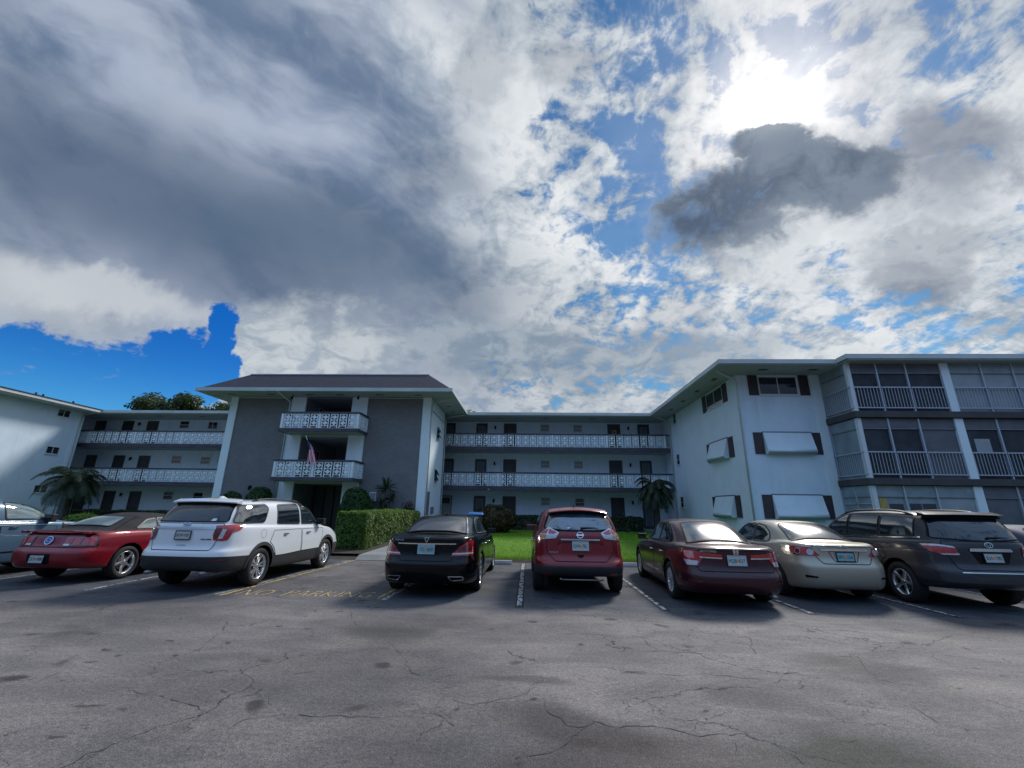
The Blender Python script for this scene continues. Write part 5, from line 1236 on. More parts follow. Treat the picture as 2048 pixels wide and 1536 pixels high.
# ------------------------------------------------------------------ ground
def asphalt(key, dark=False):
    m, nt, b = new_mat(key); tc = N(nt, 'ShaderNodeTexCoord'); P = tc.outputs['Object']
    sep = N(nt, 'ShaderNodeSeparateXYZ'); nt.links.new(P, sep.inputs[0])
    warp = N(nt, 'ShaderNodeTexNoise'); warp.inputs['Scale'].default_value = .55; warp.inputs['Detail'].default_value = 5; nt.links.new(P, warp.inputs['Vector'])
    wv = N(nt, 'ShaderNodeVectorMath', operation='MULTIPLY_ADD'); nt.links.new(warp.outputs[1], wv.inputs[0]); wv.inputs[1].default_value = (1.6, 1.6, 0); nt.links.new(P, wv.inputs[2])
    big = noise(nt, P, .16, 6, .62); mid = noise(nt, mapping(nt, P, sc=(.7, 1.6, 1)), 1.0, 8, .74, .6); fine = noise(nt, P, 26, 4, .75); ag = noise(nt, P, 95, 3, .7)
    # newly sealed parking strip against the worn drive aisle: boundary near y = 7.8, wobbling
    edge = math_(nt, 'ADD', sep.outputs[1], math_(nt, 'MULTIPLY', math_(nt, 'SUBTRACT', noise(nt, mapping(nt, P, sc=(.5, 1, 1)), .7, 5, .6), .5), 2.2))
    seal = sstep(nt, edge, 7.0, 8.6)
    # the no parking bay is worn and pale
    bx = math_(nt, 'ADD', sep.outputs[0], math_(nt, 'MULTIPLY', math_(nt, 'SUBTRACT', noise(nt, P, .9, 4, .6), .5), .8))
    bay = math_(nt, 'MULTIPLY', sstep(nt, bx, -5.9, -5.3), sstep(nt, math_(nt, 'MULTIPLY', bx, -1), 2.3, 3.0))
    seal = math_(nt, 'MULTIPLY', seal, math_(nt, 'SUBTRACT', 1, math_(nt, 'MULTIPLY', bay, .8)))
    worn = mixc(nt, sstep(nt, big, .30, .60), (.040, .036, .038), (.195, .172, .160))
    worn = mixc(nt, sstep(nt, mid, .36, .66), mixc(nt, .5, worn, (.048, .045, .055)), worn)
    sealc = mixc(nt, sstep(nt, mid, .3, .72), (.030, .034, .044), (.070, .076, .088))
    c = mixc(nt, seal, worn, sealc)
    # olive damp patches and small dark oil spots
    def spots(sc, lo, hi, col_, amt, seed, msk=None):
        v = N(nt, 'ShaderNodeTexVoronoi'); v.inputs['Scale'].default_value = sc; nt.links.new(mapping(nt, wv.outputs[0], loc=(seed, seed*.7, 0), sc=(.8, 1, 1)), v.inputs['Vector'])
        s1 = sstep(nt, math_(nt, 'MULTIPLY', v.outputs['Distance'], -1), -hi, -lo)
        sel = sstep(nt, noise(nt, mapping(nt, P, loc=(seed, 3, 0)), .35, 3, .6), .42, .52)
        f = math_(nt, 'MULTIPLY', math_(nt, 'MULTIPLY', s1, sel), amt)
        return mixc(nt, f, c, col_)
    c = spots(1.7, .08, .20, (.026, .020, .020), .9, 3.1); c = spots(3.6, .05, .17, (.026, .020, .020), .9, 8.4); c = spots(.55, .10, .34, (.034, .036, .031), .65, 5.7)
    for (ox, oy, rx, ry, rz, colr, am) in ((4.4, 2.65, 1.5, .42, .25, (.018, .022, .015), .95), (2.35, 3.75, .85, .5, .1, (.024, .029, .021), .9), (1.5, 2.35, .65, .35, .0, (.018, .020, .019), .85), (3.4, 3.0, .6, .3, .4, (.020, .024, .017), .85), (5.2, 3.3, 1.1, .35, .5, (.022, .026, .019), .8), (.75, 3.4, 1.3, .6, .1, (.034, .026, .024), .65), (.35, 3.9, .7, .40, 0, (.024, .018, .017), .75), (-.1, 4.9, .6, .18, 0, (.035, .030, .030), .6), (-.2, 2.35, .3, .16, .3, (.028, .024, .026), .8)):
        d = N(nt, 'ShaderNodeVectorMath', operation='LENGTH'); nt.links.new(mapping(nt, wv.outputs[0], loc=(ox+.8, oy+.8, 0), rot=(0, 0, rz), sc=(rx, ry, 100), typ='TEXTURE'), d.inputs[0])
        f = math_(nt, 'MULTIPLY', sstep(nt, math_(nt, 'ADD', math_(nt, 'MULTIPLY', d.outputs['Value'], -1), math_(nt, 'MULTIPLY', math_(nt, 'SUBTRACT', mid, .5), 1.8)), -1.15, -.45), am); c = mixc(nt, f, c, colr)
    # hairline cracks
    def cracks(sc, w, rot, lo):
        v = N(nt, 'ShaderNodeTexVoronoi', feature='DISTANCE_TO_EDGE'); v.inputs['Scale'].default_value = sc
        w2 = N(nt, 'ShaderNodeVectorMath', operation='MULTIPLY_ADD'); wn = N(nt, 'ShaderNodeTexNoise'); wn.inputs['Scale'].default_value = 3.0; wn.inputs['Detail'].default_value = 6; wn.inputs['Roughness'].default_value = .65; nt.links.new(P, wn.inputs['Vector'])
        nt.links.new(wn.outputs[1], w2.inputs[0]); w2.inputs[1].default_value = (.45, .45, 0); nt.links.new(wv.outputs[0], w2.inputs[2])
        nt.links.new(mapping(nt, w2.outputs[0], rot=(0, 0, rot), sc=(1, 1.25, 1)), v.inputs['Vector'])
        f = sstep(nt, math_(nt, 'MULTIPLY', v.outputs[0], -1), -w, -w*.25)
        g = sstep(nt, noise(nt, mapping(nt, P, loc=(sc, 1, 0)), .6, 3, .6), lo, lo+.10)
        return math_(nt, 'MULTIPLY', f, g)
    cr = math_(nt, 'MAXIMUM', cracks(.42, .0040, .3, .46), math_(nt, 'MAXIMUM', cracks(1.15, .007, 1.0, .54), math_(nt, 'MULTIPLY', cracks(3.1, .013, .5, .56), .7)))
    cr = math_(nt, 'MULTIPLY', cr, math_(nt, 'SUBTRACT', 1, math_(nt, 'MULTIPLY', seal, .55)))
    c = mixc(nt, math_(nt, 'MULTIPLY', cr, .85), c, (.012, .011, .013))
    sp = math_(nt, 'MULTIPLY_ADD', ag, 4.6, -1.3); sp2 = math_(nt, 'MULTIPLY_ADD', fine, 2.6, -.30)
    cc = N(nt, 'ShaderNodeCombineXYZ'); s = math_(nt, 'MULTIPLY', sp, sp2)
    for i in range(3): nt.links.new(s, cc.inputs[i])
    c = mixc(nt, .85, c, mixc(nt, 1.0, c, cc.outputs[0], 'MULTIPLY'))
    # bright grit
    gr = sstep(nt, noise(nt, mapping(nt, P, loc=(9, 2, 0)), 120, 2, .6), .62, .70)
    c = mixc(nt, math_(nt, 'MULTIPLY', gr, .40), c, (.50, .48, .46))
    nt.links.new(c, b.inputs['Base Color'])
    nt.links.new(math_(nt, 'MULTIPLY_ADD', mid, -.25, .92), b.inputs['Roughness']); b.inputs['Specular IOR Level'].default_value = .35
    h = math_(nt, 'ADD', math_(nt, 'MULTIPLY', ag, .5), math_(nt, 'ADD', math_(nt, 'MULTIPLY', fine, .8), math_(nt, 'MULTIPLY', cr, -3.0)))
    bump(nt, b, h, .55, .010); M[key] = m
asphalt('asphalt')
def grass_mat(key, a, bb, cc_):
    m, nt, b = new_mat(key); tc = N(nt, 'ShaderNodeTexCoord'); P = tc.outputs['Object']
    c = mixc(nt, sstep(nt, noise(nt, P, .8, 5, .6), .3, .7), a, bb); c = mixc(nt, sstep(nt, noise(nt, P, 14, 4, .7), .45, .7), c, cc_)
    nt.links.new(c, b.inputs['Base Color']); b.inputs['Roughness'].default_value = .8; b.inputs['Specular IOR Level'].default_value = .2
    bump(nt, b, noise(nt, P, 60, 4, .7), .8, .03); M[key] = m
grass_mat('lawn', (.085, .20, .008), (.115, .25, .012), (.06, .14, .010))
grass_mat('far_ground', (.035, .06, .02), (.05, .07, .03), (.04, .05, .03))
def leaf_mat(key, a, bb, trans=.25, rough=.45):
    m, nt, b = new_mat(key); g = N(nt, 'ShaderNodeNewGeometry'); tc = N(nt, 'ShaderNodeTexCoord')
    c = mixc(nt, g.outputs['Random Per Island'], a, bb); c = mixc(nt, math_(nt, 'MULTIPLY', sstep(nt, noise(nt, tc.outputs['Object'], 2.2, 3, .5), .4, .65), .5), c, tuple(x*.55 for x in a))
    nt.links.new(c, b.inputs['Base Color']); b.inputs['Roughness'].default_value = rough; b.inputs['Specular IOR Level'].default_value = .4
    t = N(nt, 'ShaderNodeBsdfTranslucent'); nt.links.new(mixc(nt, .5, c, (.25, .45, .03)), t.inputs[0])
    mx = N(nt, 'ShaderNodeMixShader'); mx.inputs[0].default_value = trans
    out = [n for n in nt.nodes if n.type == 'OUTPUT_MATERIAL'][0]
    nt.links.new(b.outputs[0], mx.inputs[1]); nt.links.new(t.outputs[0], mx.inputs[2]); nt.links.new(mx.outputs[0], out.inputs[0]); M[key] = m
leaf_mat('blade', (.105, .24, .008), (.165, .33, .015), .35)
leaf_mat('hedge_leaf', (.040, .095, .012), (.115, .20, .024), .3, .55)
leaf_mat('bush_leaf', (.016, .058, .014), (.034, .095, .020), .2)
leaf_mat('dark_leaf', (.014, .030, .012), (.030, .050, .018), .15, .4)
leaf_mat('croton_leaf', (.065, .022, .016), (.045, .060, .014), .15)
leaf_mat('palm_leaf', (.010, .026, .014), (.026, .044, .020), .1)
leaf_mat('tree_leaf', (.022, .044, .012), (.050, .070, .018), .2)
leaf_mat('lime_leaf', (.10, .19, .02), (.16, .26, .03), .3)
simple('core_dark', (.010, .016, .008), .95)
simple('bark', (.10, .08, .065), .9, var=.3, vs=8, bmp=.6, bs=25)
simple('palm_bark', (.055, .045, .038), .95, var=.4, vs=14, bmp=.9, bs=30)
simple('concrete', (.20, .20, .19), .9, var=.18, vs=1.3, bmp=.3, bs=40)
simple('stop_concrete', (.40, .39, .36), .9, var=.2, vs=5, bmp=.35, bs=50)
simple('soil', (.030, .022, .016), .95, var=.3, vs=3, bmp=.5, bs=30)
simple('bin_blue', (.02, .16, .42), .45)
simple('bin_grey', (.03, .035, .04), .5)
def worn_paint(key, c, lo=.42, hi=.52, sc=7):
    m, nt, b = new_mat(key); tc = N(nt, 'ShaderNodeTexCoord'); P = tc.outputs['Object']
    b.inputs['Base Color'].default_value = (*c, 1); b.inputs['Roughness'].default_value = .8
    tr = N(nt, 'ShaderNodeBsdfTransparent'); mx = N(nt, 'ShaderNodeMixShader')
    f = math_(nt, 'MAXIMUM', sstep(nt, noise(nt, P, sc, 6, .75), lo, hi), 0)
    out = [n for n in nt.nodes if n.type == 'OUTPUT_MATERIAL'][0]
    nt.links.new(f, mx.inputs[0]); nt.links.new(tr.outputs[0], mx.inputs[1]); nt.links.new(b.outputs[0], mx.inputs[2]); nt.links.new(mx.outputs[0], out.inputs[0]); M[key] = m
worn_paint('line_white', (.40, .41, .41), .44, .54); worn_paint('line_yellow', (.42, .30, .12), .40, .52); worn_paint('line_faint', (.24, .25, .26), .42, .56)
worn_paint('line_black', (.008, .008, .009), .34, .44)

def hz(x, y): return max(0, min(1, (y-14.6)/12))*.22+.10
simple('crack_dark', (.036, .033, .036), .95, var=.4, vs=6)
def build_ground():
    o = MB().add([(-900, -60, -.03), (900, -60, -.03), (900, 1500, -.03), (-900, 1500, -.03)], [(0, 1, 2, 3)]).build('ground', 'far_ground'); tag(o, kind='structure')
    o = MB().add([(-60, -40, 0), (60, -40, 0), (60, 14.55, 0), (-60, 14.55, 0)], [(0, 1, 2, 3)]).build('parking_lot', 'asphalt'); tag(o, kind='structure')
    # lawn
    mb = MB(); nx, ny = 60, 24; X0, X1, Y0, Y1 = -44., 36., 14.60, 31.4
    for j in range(ny+1):
        for i in range(nx+1):
            x = X0+(X1-X0)*i/nx; y = Y0+(Y1-Y0)*j/ny; z = hz(x, y)+.02*mnoise.noise(Vector((x*.4, y*.4, 0)))
            mb.v.append((x, y, -.05 if j == 0 else z))
    for j in range(ny):
        for i in range(nx): mb.f.append([j*(nx+1)+i, j*(nx+1)+i+1, (j+1)*(nx+1)+i+1, (j+1)*(nx+1)+i]); mb.m.append(0); mb.smooth.append(True)
    o = mb.build('lawn', 'lawn', fixn=False); tag(o, kind='structure')
    o = MB().add([(-60, 14.38, .004), (60, 14.38, .004), (60, 15.0, .06), (-60, 15.0, .06)], [(0, 1, 2, 3)]).build('soil_strip', 'soil'); tag(o, kind='structure')
    # concrete path
    mb = MB(); ys = [14.25, 14.6, 16, 18, 20, 22, 24.4, 29.5]
    for a, b_ in zip(ys, ys[1:]):
        za = .012 if a < 14.5 else hz(0, a)+.03; zb = hz(0, b_)+.03
        mb.add([(-5.45, a, za), (-3.1, a, za), (-3.1, b_-.012, zb), (-5.45, b_-.012, zb)], [(0, 1, 2, 3)])
    mb.box(-13.0, 22.6, 0, -5.45, 24.35, .36)
    o = mb.build('path', 'concrete'); tag(o, kind='structure')
    mb = MB(); ys = [14.9, 16, 18, 20, 22, 24.4]
    for a, b_ in zip(ys, ys[1:]): mb.add([(-7.5, a, hz(0, a)+.025), (-5.45, a, hz(0, a)+.025), (-5.45, b_, hz(0, b_)+.025), (-7.5, b_, hz(0, b_)+.025)], [(0, 1, 2, 3)])
    o = mb.build('planting_bed', 'soil'); tag(o, kind='structure')
    # markings
    def stripe(x, y0, y1, w, mat, z=.004, dx=0.0):
        o = MB().add([(x-w/2, y0, z), (x+w/2, y0, z), (x+w/2+dx, y1, z), (x-w/2+dx, y1, z)], [(0, 1, 2, 3)]).build('parking_line', mat); tag(o, kind='structure'); return o
    for x in (-.155, 2.33, 4.76, 7.12):
        stripe(x, 8.1, 14.2, .15, 'line_black', .004); stripe(x, 8.15, 14.2, .075 if x > 0 else .09, 'line_white', .008)
    for x, dx in ((-8.5, -.25), (-11.4, -.1), (9.75, 0), (12.3, 0)): stripe(x, 8.7, 14.2, .09, 'line_white', .004, dx)
    for x, dx in ((-5.72, .28), (-2.77, .25)):
        stripe(x, 8.50, 14.2, .085, 'line_yellow', .004, dx)
    stripe(-5.86, 8.6, 14.2, .10, 'line_faint', .004, .28); stripe(-2.63, 8.45, 14.2, .10, 'line_white', .004, .25)
    vs, fs = text_geo('NO  PARKING', .82, thin=-.012)
    xs = [v.x for v in vs]; k = 2.55/(max(xs)-min(xs)); mid = (max(xs)+min(xs))/2
    mb = MB().add([(-4.24+(v.x-mid)*k, 8.82+v.y*.95, .0065 if v.z > 0 else .006) for v in vs], fs)
    o = mb.build('painted_lettering', 'line_yellow2'); tag(o, kind='structure')
    # big cracks
    segs = CRACKS
    mb = MB()
    for pl in segs:
        pts = []
        for (a, b_) in zip(pl, pl[1:]):
            n = max(2, int(math.dist(a, b_)/.09))
            for q in range(n): t = q/n; pts.append((a[0]+(b_[0]-a[0])*t+rnd.uniform(-.028, .028), a[1]+(b_[1]-a[1])*t+rnd.uniform(-.028, .028)))
        pts.append(pl[-1]); n = len(pts); vs = []
        for i, p in enumerate(pts):
            a = Vector(pts[max(i-1, 0)]); b_ = Vector(pts[min(i+1, n-1)]); d = (b_-a).normalized(); w = (.0008+.0052*rnd.random()**2.2)*min(1, .3+min(i, n-1-i)/5)
            vs += [(p[0]-d.y*w, p[1]+d.x*w, .003), (p[0]+d.y*w, p[1]-d.x*w, .003)]
        mb.add(vs, [(2*i, 2*i+1, 2*i+3, 2*i+2) for i in range(n-1) if mnoise.noise(Vector((pts[i][0]*1.7, pts[i][1]*1.7, 3))) > -.22])
    o = mb.build('crack_lines', 'crack_dark', fixn=False); tag(o, kind='structure')
worn_paint('line_yellow2', (.44, .31, .13), .39, .50, 7)
def wheel_stop(x, y, label):
    prof = [(-.075, 0), (-.07, .06), (-.045, .115), (.045, .115), (.07, .06), (.075, 0)]
    o = MB().prism([(y+a, z) for a, z in prof], 'x', x-.92, x+.92).build('wheel_stop', 'stop_concrete', bevel=.008)
    tag(o, label, 'wheel stop', 'concrete wheel stops at the head of the bays'); return o
def leaf_quad(c, n, size, asp=.5, fold=True):
    n = n.normalized(); a = Vector((rnd.uniform(-1, 1), rnd.uniform(-1, 1), rnd.uniform(-1, 1)))
    t = n.cross(a); t = t.normalized() if t.length > 1e-3 else Vector((1, 0, 0)); b = n.cross(t)
    L = t*size*.5; W = b*size*.5*asp
    return [c-L, c-L*.2+W, c+L, c-L*.2-W]
def crown_mesh(name, mat, pts, size, asp=.55):
    vs = []; fs = []
    for c, n, s in pts:
        q = leaf_quad(c, n, size*s, asp); i = len(vs); vs += q; fs.append((i, i+1, i+2, i+3))
    me = bpy.data.meshes.new(name); me.from_pydata([tuple(v) for v in vs], [], fs); me.materials.append(M[mat]); me.update(); return me
def jn(n, k=.7): return (n+Vector((rnd.uniform(-k, k), rnd.uniform(-k, k), rnd.uniform(-k, k)))).normalized()
def box_hedge(name, label, x0, y0, x1, y1, zb, zt, leaf, n, size, cat='hedge', wob=.06, group=None):
    e = empty(name, ((x0+x1)/2, (y0+y1)/2, zb)); tag(e, label, cat, group); e.location = (0, 0, 0)
    cz = MB(); m_ = .14
    cz.box(x0+m_, y0+m_, zb-.1, x1-m_, y1-m_, zt-m_); cz.build('branches', 'core_dark', e)
    A = [(y1-y0)*(zt-zb), (y1-y0)*(zt-zb), (x1-x0)*(zt-zb), (x1-x0)*(zt-zb), (x1-x0)*(y1-y0)]; T = sum(A); pts = []
    r_ = .22
    for _ in range(n):
        k = rnd.choices(range(5), A)[0]; u, v = rnd.random(), rnd.random()
        x = x0+(x1-x0)*u; y = y0+(y1-y0)*v; z = zb+(zt-zb)*rnd.random()**.85
        if k == 0: p, nn = Vector((x0, y, z)), Vector((-1, 0, .2))
        elif k == 1: p, nn = Vector((x1, y, z)), Vector((1, 0, .2))
        elif k == 2: p, nn = Vector((x, y0, z)), Vector((0, -1, .2))
        elif k == 3: p, nn = Vector((x, y1, z)), Vector((0, 1, .2))
        else: p, nn = Vector((x, y, zt)), Vector((0, 0, 1))
        # round the top edges
        ex = max(0, r_-(x1-p.x), r_-(p.x-x0)); ez = max(0, r_-(zt-p.z))
        if ex > 0 and ez > 0:
            d = math.hypot(ex, ez)
            if d > r_: f = (d-r_); p.z -= f*ez/d; p.x -= f*ex/d*(1 if p.x > (x0+x1)/2 else -1)
        w = mnoise.noise(p*1.3)*wob*1.6+mnoise.noise(p*5)*wob
        p = p+nn.normalized()*(w-rnd.random()**1.5*.14)
        pts.append((p, jn(nn), rnd.uniform(.6, 1.25)))
    inst(crown_mesh('foliage', leaf, pts, size), 'foliage', e); return e
def ball_bush(name, label, c, r, leaf, n, size, cat='bush', lob=.12, stem='bark', flat=1.0, group=None, spiky=0):
    e = empty(name, (c[0], c[1], 0)); tag(e, label, cat, group); e.location = (0, 0, 0)
    co = MB().ball(c, (r[0]*.80, r[1]*.80, r[2]*.80), 16, 10); co.build('branches', 'core_dark', e)
    pts = []
    for _ in range(n):
        z = rnd.uniform(-1, 1); a = rnd.uniform(0, 6.283); q = math.sqrt(1-z*z); nn = Vector((q*math.cos(a), q*math.sin(a), z))
        k = 1+lob*mnoise.noise(nn*2.3+Vector(c))*1.8+lob*.6*mnoise.noise(nn*6+Vector(c))-rnd.random()**2*.22
        p = Vector((c[0]+nn.x*r[0]*k, c[1]+nn.y*r[1]*k, c[2]+nn.z*r[2]*k))
        if p.z < .1: continue
        pts.append((p, jn(nn, .8), rnd.uniform(.6, 1.3)))
    inst(crown_mesh('foliage', leaf, pts, size), 'foliage', e)
    MB().tube([(c[0], c[1], .05), (c[0], c[1], c[2]-r[2]*.5)], .06, 8).build('stem', 'bark', e); return e
def palm(label, x, y, zb, zc, L, nf, seed, droop=1.0):
    rr = random.Random(seed); e = empty('palm_tree'); tag(e, label, 'palm', 'small feather palms against the wings')
    tr = []; n = 14
    for i in range(n+1): t = i/n; tr.append((x+.05*math.sin(t*3), y+.03*math.cos(t*4), zb+(zc-zb-.15)*t))
    MB().tube(tr, [.17-.05*(i/n)+.012*(i % 2) for i in range(n)]+[.16], 12).build('trunk', 'palm_bark', e)
    for k in range(nf):
        a = k*2.39996+rr.uniform(-.2, .2); el = 1.25-1.55*(k/nf)+rr.uniform(-.12, .12); LL = L*rr.uniform(.85, 1.1)
        mb = MB(); p = Vector((x, y, zc)); d = Vector((math.cos(a)*math.cos(el), math.sin(a)*math.cos(el), math.sin(el)))
        pts = []; seg = 16; vel = d.copy()
        for i in range(seg+1):
            pts.append(p.copy()); vel = (vel+Vector((0, 0, -.115*droop))*(1+.5*i/seg)).normalized(); p = p+vel*LL/seg
        mb.tube(pts, [.016*(1-.8*i/seg)+.002 for i in range(seg+1)], 4)
        for i in range(2, seg*3):
            t = i/(seg*3); q = t*seg; j = int(q); f = q-j; c = pts[j]*(1-f)+pts[min(j+1, seg)]*f; tg = (pts[min(j+1, seg)]-pts[j]).normalized()
            sd = tg.cross(Vector((0, 0, 1))); sd = sd.normalized() if sd.length > .05 else Vector((1, 0, 0))
            ll = .42*L/1.6*math.sin(math.pi*min(1, t*.9+.12))**.6*rr.uniform(.8, 1.1)
            for s_ in (-1, 1):
                dr = (sd*s_*.8+tg*.55+Vector((0, 0, -.25-.35*rr.random()))).normalized(); tip = c+dr*ll+Vector((0, 0, -.10*ll)); w = tg*.013
                midp = c+dr*ll*.5+Vector((0, 0, .015))
                mb.add([c-w, c+w, midp+w*1.2, tip, midp-w*1.2], [(0, 1, 2, 3, 4)])
        mb.build('frond', 'palm_leaf', e, fixn=False)
    return e
def spiky(label, x, y, zb, heads):
    e = empty('dracaena'); tag(e, label, 'plant')
    for hx, hy, hz_, r, n in heads:
        MB().tube([(x, y, zb), (x+hx*.4, y+hy*.4, zb+(hz_-zb)*.5), (x+hx, y+hy, hz_)], .035, 8).build('stem', 'bark', e)
        mb = MB()
        for k in range(n):
            a = rnd.uniform(0, 6.28); el = rnd.uniform(-.7, 1.45); d = Vector((math.cos(a)*math.cos(el), math.sin(a)*math.cos(el), math.sin(el)))
            L = r*rnd.uniform(.75, 1.1); c = Vector((x+hx, y+hy, hz_+rnd.uniform(-.12, .05))); s_ = d.cross(Vector((0, 0, 1))).normalized()*.022
            mid = c+d*L*.55; tip = c+d*L+Vector((0, 0, -.10*L*(1-abs(math.sin(el)))))
            mb.add([c-s_*.6, c+s_*.6, mid+s_, tip, mid-s_], [(0, 1, 2, 3, 4)])
        mb.build('leaf_rosette', 'dark_leaf', e, fixn=False)
    return e
def tree(label, x, y, zc, rx, rz, n, size, leaf='tree_leaf', lobes=9, seed=1):
    rr = random.Random(seed); e = empty('tree'); tag(e, label, 'tree', 'trees rising beyond the back wing')
    MB().tube([(x, y, 0), (x+.2, y, zc*.35), (x-.1, y, zc*.7), (x, y, zc)], [.45, .36, .28, .12], 10).build('trunk', 'bark', e)
    L = [(x+rr.uniform(-1, 1)*rx*.75, y+rr.uniform(-1, 1)*rx*.6, zc+rr.uniform(-.6, .75)*rz, rr.uniform(.34, .55)) for _ in range(lobes)]
    for i, (lx, ly, lz, k) in enumerate(L[:6]): MB().tube([(x, y, zc*.6), ((x+lx)/2, (y+ly)/2, (zc*.6+lz)/2+.4), (lx, ly, lz)], [.2, .13, .05], 7).build('branch', 'bark', e)
    pts = []
    for _ in range(n):
        lx, ly, lz, k = L[rr.randrange(lobes)]
        z = rr.uniform(-1, 1); a = rr.uniform(0, 6.283); q = math.sqrt(1-z*z); nn = Vector((q*math.cos(a), q*math.sin(a), z)); R_ = k*rx*(1+.35*mnoise.noise(nn*2+Vector((lx, ly, lz))))*(1-rr.random()**1.6*.5)
        pts.append((Vector((lx+nn.x*R_, ly+nn.y*R_, lz+nn.z*R_*.62)), jn(nn+Vector((0, 0, .4)), .7), rr.uniform(.6, 1.3)))
    inst(crown_mesh('crown', leaf, pts, size, .6), 'crown', e); return e
def grass_blades():
    vs = []; fs = []
    for _ in range(52000):
        y = 14.6+14.0*rnd.random()**1.9; x = rnd.uniform(-3.1, 9.3)
        if y > 17 and rnd.random() < .3: continue
        z = hz(x, y)+.0; h = rnd.uniform(.035, .075)*(1.2 if y < 15 else 1); a = rnd.uniform(0, 6.28); w = .0045+.0006*(y-14)
        dx, dy = math.cos(a)*w, math.sin(a)*w; lx, ly = rnd.uniform(-.03, .03), rnd.uniform(-.03, .03); i = len(vs)
        vs += [(x-dx, y-dy, z-.02), (x+dx, y+dy, z-.02), (x+lx, y+ly, z+h)]; fs.append((i, i+1, i+2))
    me = bpy.data.meshes.new('grass'); me.from_pydata(vs, [], fs); me.materials.append(M['blade']); o = inst(me, 'grass'); tag(o, kind='stuff')
def build_flag():
    e = empty('flag'); tag(e, 'furled striped national flag on a short white pole leaning out from the stair balcony', 'flag')
    p0 = Vector((-11.60, 22.93, 3.98)); p1 = Vector((-12.02, 22.55, 5.24))
    MB().tube([p0, p1], .016, 8).ball(tuple(p1), .03, 10, 6).build('pole', 'frame_white', e)
    mb = MB(); nu, nv = 30, 26
    for i in range(nu+1):            # i: down the fly, j: across the 13 stripes
        for j in range(nv+1):
            u = i/nu; v = j/nv
            xl = -12.00+.34*u+.05*math.sin(u*5); wd = .10+.40*u**.8
            fold = math.sin(v*9+u*4)
            x = xl+wd*v+.02*math.sin(v*18+u*3); y = 22.58+.30*v*(1-u)+.055*fold*(.25+u); z = 5.12-.30*v*(1-u*.4)-1.22*u-.06*math.sin(v*6+1)*u
            mb.v.append((x, y, z))
    for i in range(nu):
        for j in range(nv):
            canton = i < nu*.42 and j < nv*7/13
            mb.f.append([i*(nv+1)+j, i*(nv+1)+j+1, (i+1)*(nv+1)+j+1, (i+1)*(nv+1)+j]); mb.m.append(2 if canton else (j//2) % 2); mb.smooth.append(True)
    c = mb.build('cloth', ['flag_red', 'flag_white', 'flag_blue'], e, fixn=False)
    st = MB()
    for i in range(2, 11, 2):
        for j in range(1, 13, 3):
            v0 = Vector(mb.v[i*(nv+1)+j]); 
            st.add([(v0.x+.012*math.cos(t*1.2566*2+.3), v0.y-.006, v0.z+.012*math.sin(t*1.2566*2+.3)) for t in range(5)], [(0, 1, 2, 3, 4)])
    st.build('stars', 'flag_white', e, fixn=False)
simple('flag_red', (.46, .0, .02), .8); simple('flag_white', (.60, .56, .62), .8); simple('flag_blue', (.010, .014, .16), .8)
def build_bin():
    e = empty('recycling_bin'); tag(e, 'dark wheeled bin with a bright blue lid in front of the croton', 'bin')
    x, y, z = -2.72, 23.0, .25
    MB().hexa([(x-.24, y-.24, z+.1), (x+.24, y-.24, z+.1), (x+.24, y+.24, z+.1), (x-.24, y+.24, z+.1), (x-.32, y-.32, z+1.06), (x+.32, y-.32, z+1.06), (x+.32, y+.32, z+1.06), (x-.32, y+.32, z+1.06)]).build('bin_body', 'bin_grey', e, bevel=.02)
    MB().hexa([(x-.40, y-.38, z+1.06), (x+.40, y-.38, z+1.05), (x+.40, y+.36, z+1.08), (x-.40, y+.36, z+1.08), (x-.34, y-.30, z+1.14), (x+.34, y-.30, z+1.11), (x+.34, y+.30, z+1.17), (x-.34, y+.30, z+1.19)]).build('lid', 'bin_blue', e, bevel=.02)
    for sx in (-1, 1): MB().lathe([(-.03, .001), (-.03, .1), (.03, .1), (.03, .001)], 'x', 16, (x+sx*.25, y+.26, z+.1)).build('wheel', 'tyre', e)
def build_board():
    e = empty('notice_box'); tag(e, 'small white box on a post against the right grey brick panel', 'box')
    MB().box(-8.80, 24.12, 1.92, -8.42, 24.24, 2.40).build('box', 'frame_white', e, bevel=.01); MB().box(-8.64, 24.16, .3, -8.58, 24.20, 1.92).build('post', 'metal_grey', e); MB().box(-8.76, 24.112, 1.97, -8.46, 24.12, 2.35).build('face', 'shade', e)

def PXG(x, y): pass
